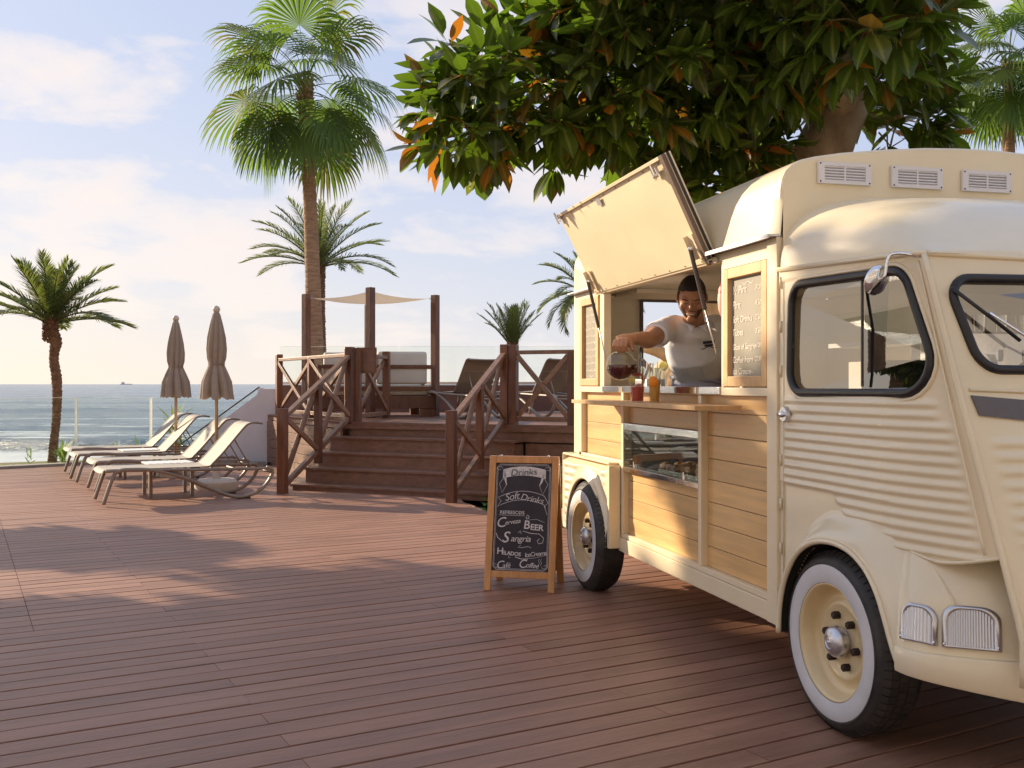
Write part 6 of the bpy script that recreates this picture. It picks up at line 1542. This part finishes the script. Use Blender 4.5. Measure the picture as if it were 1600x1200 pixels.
# cab interior: seat, dashboard, wheel, curtain
st = MB(); st.box(0.35,0.85,-0.30,0.22,0.70,0.85).box(0.35,0.85,0.16,0.28,0.85,1.45); st_o = put('driver_seat', st.mesh('driver_seat', M_black, bevel=0.03), truck)
tb(0.12,TW-0.12,-0.62,-0.45,1.10,1.33,'dashboard',M_black,bev=0.02)
MB().tube([Vector((0.62,-0.36,1.30))+Matrix.Rotation(radians(-58),3,'X') @ Vector((0.19*cos(a),0.19*sin(a),0)) for a in fr(0,2*pi,28)],0.012,8,cap=False).build('steering_wheel', M_black, truck, smooth=True)
m = MB(); m.grid(lambda u,v: Vector((0.24+0.02*sin(u*30), 0.02+0.10*u+0.04*(1-v), 1.30+0.48*v)), fr(0,1,18), fr(0,1,4)); m.build('curtain', mat('dark_curtain',(0.05,0.05,0.055),0.8), truck, smooth=True)
# ================================================================ THE BARMAN
man = thing('person', 'smiling barman in a white polo shirt leaning out to pour from the jug', 'person', (1.05,6.02,0.36)); MO = Vector((1.05,6.02,0.36))
def remeshed(mb, name, mt, vox, par, sm=2, smooth=True):
    me = mb.mesh('tmp', mt); o = bpy.data.objects.new('tmp', me); COL.objects.link(o)
    md = o.modifiers.new('r','REMESH'); md.mode = 'VOXEL'; md.voxel_size = vox
    if sm: m2_ = o.modifiers.new('s','SMOOTH'); m2_.factor = 0.5; m2_.iterations = sm
    dg = bpy.context.evaluated_depsgraph_get(); dg.update(); me2 = bpy.data.meshes.new_from_object(o.evaluated_get(dg)); bpy.data.objects.remove(o)
    me2.name = name; me2.materials.clear(); me2.materials.append(mt)
    if smooth: me2.polygons.foreach_set('use_smooth',[True]*len(me2.polygons))
    return put(name, me2, par)
def mp(px, py, Y): return on(px,py,Y)-MO
S_R = mp(1043,512,6.00); E_R = mp(1014,531,5.74); W_R = mp(988,529,5.585); K_R = mp(968,536,5.535)
S_L = mp(1128,508,6.12); E_L = mp(1150,560,6.18); W_L = mp(1136,612,6.02)
NK = mp(1086,508,6.00); HD = mp(1081,465,5.86); CH = mp(1087,545,6.08); WA = mp(1095,600,6.22); HP = mp(1096,640,6.28)
# head frame: F looks down to the left towards the cup, U_ up, R_h right of the image
Fh = Vector((-0.20,-0.88,-0.46)).normalized(); Rh = Vector((0.97,-0.21,-0.03)).normalized(); Uh = Rh.cross(Fh).normalized()
if Uh.z < 0: Uh = -Uh
Rh = Fh.cross(Uh).normalized()
HS = 1.10
def HPt(r, f, u): return HD + (Rh*r + Fh*f + Uh*u)*HS
def head_pt(th, ph_):
    # th around (0 = face), ph_ polar; returns point on the head in metres
    n_ = Vector((sin(th)*sin(ph_), cos(th)*sin(ph_), cos(ph_)))   # (r,f,u)
    w, d, h = 0.074, 0.094, 0.118
    r, f, u = n_.x*w, n_.y*d, n_.z*h
    if u < 0:
        k = -u/h; r *= 1-0.28*k**1.4; 
        if f > 0: f *= 1-0.06*k
        else: f *= 1-0.55*k; 
    if f > 0 and u < 0.05: f = f*(1-0.08*(1-abs(n_.x)))+0.004
    return r, f, u
m = MB(); nT, nP = 40, 30; vs = []
for j in range(nP+1):
    for i in range(nT):
        r,f,u = head_pt(2*pi*i/nT, pi*j/nP); vs.append(HPt(r,f,u))
hm = MB(); hm.add(vs,[(j*nT+i,j*nT+(i+1)%nT,(j+1)*nT+(i+1)%nT,(j+1)*nT+i) for j in range(nP) for i in range(nT)])
def blob(mb, c, r, n=10, Mx=None):
    vs = []; 
    for j in range(n+1):
        for i in range(n*2):
            a = pi*i/n; b = pi*j/n; d = Vector((r[0]*sin(b)*cos(a), r[1]*sin(b)*sin(a), r[2]*cos(b))); vs.append(c + (Rh*d.x+Fh*d.y+Uh*d.z if Mx is None else Mx @ d))
    k = n*2; mb.add(vs,[(j*k+i,j*k+(i+1)%k,(j+1)*k+(i+1)%k,(j+1)*k+i) for j in range(n) for i in range(k)])
def S3(*a): return tuple(x*HS for x in a)
blob(hm, HPt(0,0.094,-0.018), S3(0.012,0.017,0.016)); blob(hm, HPt(0,0.088,0.004), S3(0.008,0.013,0.026))       # nose
for s_ in (-1,1):
    blob(hm, HPt(s_*0.012,0.088,-0.020), S3(0.008,0.010,0.008)); blob(hm, HPt(s_*0.076,-0.004,-0.004), S3(0.010,0.018,0.030))   # nostril, ear
    blob(hm, HPt(s_*0.040,0.068,-0.020), S3(0.022,0.018,0.020)); blob(hm, HPt(s_*0.030,0.082,0.030), S3(0.022,0.009,0.007))      # cheek, brow
blob(hm, HPt(0,0.078,-0.092), S3(0.026,0.020,0.018)); blob(hm, HPt(0,0.086,-0.062), S3(0.024,0.008,0.006)); blob(hm, HPt(0,0.086,-0.048), S3(0.024,0.007,0.005))
body = MB(); body.add(hm.v, hm.f)
body.tube([HPt(0,-0.03,-0.06), NK+Vector((0,0.01,0.01)), NK+Vector((0.005,0.04,-0.08))],[0.060,0.062,0.075],14)
body.tube([NK+Vector((0,0.05,-0.06)), CH, WA, HP],[(0.10,0.07),(0.135,0.085),(0.12,0.08),(0.13,0.09)],16,up=(0,1,0))
for S0,E0,W0 in ((S_R,E_R,W_R),(S_L,E_L,W_L)):
    body.tube(spline([CH.lerp(S0,0.75)+Vector((0,0,0.03)),S0,S0.lerp(E0,0.55),E0,E0.lerp(W0,0.35),W0],3),[0.050,0.052,0.055,0.056,0.056,0.056,0.056,0.054,0.052,0.050,0.050,0.049,0.047,0.042,0.036,0.030],12)
# right hand: palm, four fingers curled over the handle, thumb along the neck
palm0 = W_R; palm1 = K_R
body.tube([palm0, palm0.lerp(palm1,0.45)+Vector((0,0,0.004)), palm1],[(0.030,0.024),(0.040,0.024),(0.046,0.020)],12,up=(0,-1,0.3))
for k in range(4):
    kb = mp(961.5+6.2*k, 532.5-2.2*sin(k*0.9), 5.515-0.004*k); mid = mp(958.5+6.4*k, 541.0, 5.492); tip = mp(960.5+6.3*k, 551.0-(1.5 if k in (0,3) else 0), 5.505)
    body.tube([palm0.lerp(palm1,0.5), kb, kb.lerp(mid,0.5), mid, mid.lerp(tip,0.55), tip],[0.017,0.0118,0.0108,0.0110,0.0098,0.0085],9)
body.tube([palm0.lerp(palm1,0.25)+Vector((0.005,-0.015,-0.01)), mp(986,541,5.535), mp(989,548,5.515)],[0.017,0.013,0.0105],9)
# left hand resting below the counter edge
body.tube([W_L, W_L+Vector((-0.03,-0.05,-0.05))],[(0.034,0.026),(0.044,0.018)],10)
for k in range(4): body.tube([W_L+Vector((-0.03,-0.05,-0.05)), W_L+Vector((-0.065+0.022*k,-0.085,-0.10)), W_L+Vector((-0.060+0.021*k,-0.088,-0.14+0.006*abs(k-1.5)))],[0.014,0.0105,0.008],8)
body.tube([W_L+Vector((-0.03,-0.02,-0.03)), W_L+Vector((-0.075,-0.03,-0.07)), W_L+Vector((-0.09,-0.045,-0.10))],[0.015,0.012,0.009],8)
remeshed(body, 'body', M_skin, 0.0052, man, 3)
# hair: shell over the skull above the hairline, short at the sides
def shell(cond, off, name, mt, nT=64, nP=48, par=man, jit=0.0):
    vs = []; keep = []; nT_ = nT
    for j in range(nP+1):
        for i in range(nT_):
            r,f,u = head_pt(2*pi*i/nT_, pi*j/nP); k = off(r,f,u); n_ = Vector((r/0.074**2,f/0.094**2,u/0.118**2)).normalized()
            vs.append(HPt(r+n_.x*k,f+n_.y*k,u+n_.z*k)); keep.append(cond(r,f,u))
    m = MB(); o = 0; m.v = [tuple(v) for v in vs]
    for j in range(nP):
        for i in range(nT_):
            q = (j*nT_+i,j*nT_+(i+1)%nT_,(j+1)*nT_+(i+1)%nT_,(j+1)*nT_+i)
            if sum(keep[a] for a in q) >= 3: m.f.append(q); m.m.append(0)
    ob = m.build(name, mt, par, smooth=True); bm = bmesh.new(); bm.from_mesh(ob.data)
    bmesh.ops.delete(bm, geom=[v for v in bm.verts if not v.link_faces], context='VERTS'); bm.to_mesh(ob.data); bm.free(); return ob
shell(lambda r,f,u: u > 0.052+0.010*(f/0.09) - (0.055 if abs(r) > 0.060 and f < 0.045 else 0) - (0.10 if f < -0.01 else 0), lambda r,f,u: 0.0065 if u > 0.05 else 0.0045, 'hair', M_hair)
shell(lambda r,f,u: (f > 0.0 and u < -0.052-0.0 and not (abs(r) < 0.030 and u > -0.078)) or (abs(r) > 0.050 and -0.06 < u < 0.012 and 0.0 < f < 0.048) or (abs(r) > 0.038 and u < -0.035 and f > 0.0), lambda r,f,u: 0.0045, 'beard', M_beard)
def face_line(pts, w, mt, name, flat=0.6): return MB().tube([HPt(*p) for p in pts],[w*HS]*len(pts),6,flat=flat).build(name, mt, man, smooth=True)
face_line([(-0.026,0.0955,-0.040),(0,0.101,-0.038),(0.026,0.0955,-0.040)],0.0032,M_beard,'moustache')
face_line([(-0.024,0.094,-0.052),(-0.010,0.0985,-0.057),(0.010,0.0985,-0.057),(0.024,0.094,-0.052)],0.0042,mat('teeth',(0.85,0.80,0.75),0.3),'teeth')
face_line([(-0.024,0.0925,-0.060),(0,0.0985,-0.066),(0.024,0.0925,-0.060)],0.003,mat('lip',(0.32,0.12,0.09),0.4),'lip')
for s_ in (-1,1):
    face_line([(s_*0.046,0.080,0.020),(s_*0.032,0.092,0.026),(s_*0.016,0.0955,0.020)],0.0036,M_hair,'eyebrow')
    face_line([(s_*0.043,0.079,0.003),(s_*0.031,0.0885,-0.001),(s_*0.018,0.0895,0.003)],0.0028,M_hair,'eyelash')
# polo shirt
sh = MB()
sh.tube([NK+Vector((0.0,0.018,-0.008)), NK+Vector((0.0,0.018,-0.035)), NK+Vector((0,0.05,-0.07)), CH+Vector((-0.01,0,0.05)), CH+Vector((-0.005,0,-0.05)), WA+Vector((0,0,0.03)), HP],[(0.076,0.070),(0.104,0.096),(0.158,0.100),(0.182,0.118),(0.168,0.112),(0.150,0.105),(0.165,0.118)],26,up=(0,1,0))
for S0,E0 in ((S_R,E_R),(S_L,E_L)):
    c0 = CH.lerp(S0,0.55)+Vector((0,0,0.035)); e_ = S0.lerp(E0,0.62)
    sh.tube([c0, S0.lerp(c0,0.35)+Vector((0,0,0.006)), S0, e_],[0.092,0.080,0.076,0.076],16)
so_ = remeshed(sh, 'polo_shirt', M_shirt, 0.0085, man, 8)
for v in so_.data.vertices:    # folds running from the shoulder and across the belly
    p = v.co; w = noise.noise(Vector((p.x*9+p.z*5,p.y*8,p.z*4)))*0.008 + 0.005*sin((p.x*0.8+p.z*0.65)*75+3*noise.noise(p*6))*max(0,min(1,(noise.noise(p*4+Vector((3,0,0)))+0.3)))
    v.co = p + v.normal*w
cuff = S_R.lerp(E_R,0.62); dn_ = (E_R-S_R).normalized()
MB().tube([cuff-dn_*0.012,cuff+dn_*0.006],[0.080,0.079],20,cap=False).build('cuff', M_shirt, so_, smooth=True)
ck = NK+Vector((0,0.0,-0.005))
MB().tube([ck+Vector((0.070*cos(a),-0.010+0.066*sin(a),0.016-0.026*max(0,-sin(a))**2)) for a in fr(-pi/2+0.25,3*pi/2-0.25,24)],[(0.024,0.006)]*25,8,up=(0,0,1)).build('collar', M_shirt, so_, smooth=True)
for s_ in (-1,1):
    m = MB(); a = ck+Vector((s_*0.012,-0.083,-0.006)); b = ck+Vector((s_*0.058,-0.066,0.010)); c = ck+Vector((s_*0.050,-0.098,-0.042))
    m.add([a,b,c,a+Vector((0,0.006,0)),b+Vector((0,0.006,0)),c+Vector((0,0.006,0))],[(0,1,2),(3,4,5),(0,1,4,3),(1,2,5,4),(2,0,3,5)]); m.build('collar_point', M_shirt, so_)
# chest print: dark ribbon emblem
prc = mp(1107,539,5.945)
for (x0,x1,z0,z1) in ((-0.030,0.030,0.006,0.020),(-0.022,0.022,-0.008,0.004)):
    m = MB(); m.grid(lambda u,v: prc+Vector((u, -0.012+0.6*u*u+0.15*u, v+0.1*u)), fr(x0*1.2,x1*1.2,8), [z0*1.2,z1*1.2]); m.build('chest_print', M_ink, so_)
MB().tube([prc+Vector((x*1.1,-0.014+0.7*x*x+0.15*x,-0.016+0.10*x+0.006*cos(x*90))) for x in fr(-0.042,0.042,14)],0.0026,5).build('chest_print', M_ink, so_)
ap = MB(); ap.tube([WA+Vector((0,0,0.035)), WA+Vector((0,0,-0.03)), HP+Vector((0,0,-0.02)), HP+Vector((0,0,-0.35))],[(0.178,0.130),(0.186,0.136),(0.192,0.142),(0.21,0.15)],28,up=(0,1,0)); ap.build('apron', M_apron, man, smooth=True)
MB().tube([WA+Vector((0.183*cos(a),0.133*sin(a),0.022-0.02*cos(a)+0.004*sin(3*a))) for a in fr(0,2*pi,40)],0.011,8,cap=False).build('apron_tie', M_apron, man, smooth=True)
lg_ = MB()
for s_ in (-1,1): lg_.tube([HP+Vector((s_*0.09,0,-0.05)), HP+Vector((s_*0.11,-0.02,-0.42)), Vector((HP.x+s_*0.12,HP.y,0.08))],[0.10,0.075,0.055],14)
lg_.tube([HP+Vector((-0.1,0,-0.03)),HP+Vector((0.1,0,-0.03))],[0.10,0.10],14)
lo = remeshed(lg_, 'trousers', mat('dark_trousers',(0.03,0.03,0.04),0.8), 0.012, man, 3)
for s_ in (-1,1): MB().box(HP.x+s_*0.12-0.05,HP.x+s_*0.12+0.05,HP.y-0.17,HP.y+0.09,0.0,0.085).build('shoe', M_black, man, bevel=0.03)

# ================================================================ UNSEEN BUILDING BEHIND THE CAMERA (added to bounce warm sunlight on to the truck)
ht = thing('bounce_building', 'pale unseen building front behind the camera, added to bounce sunlight', 'building', (0,-13,-0.16))
MB().box(-26,30,-8,0,0,15).build('wall', mat('bounce_render',(0.62,0.59,0.55),0.8,var=0.05,scale=0.5), ht)
for fl in range(4):
    z = 3.4*fl+0.9
    for i in range(12):
        x = -23+4.5*i; w_ = MB().box(x,x+2.2,0.0,0.05,z,z+2.1).build('window', M_white, ht); MB().box(x+0.08,x+2.12,0.051,0.06,z+0.08,z+2.02).build('pane', M_dispglass, w_); MB().box(x+0.08,x+2.12,0.045,0.0505,z+0.08,z+2.02).build('blind', M_grey, w_)
    if fl: MB().box(-25,29,0.061,1.5,z-0.35,z-0.15).build('balcony', M_white, ht)
tag(MB().box(-26,30,-13,1.15,-0.15,-0.03).build('bounce_paving', mat('paving',(0.48,0.42,0.35),0.8,var=0.1,scale=1.5)), kind='structure')  # unseen pale paving, added along with the facade for warm bounce light
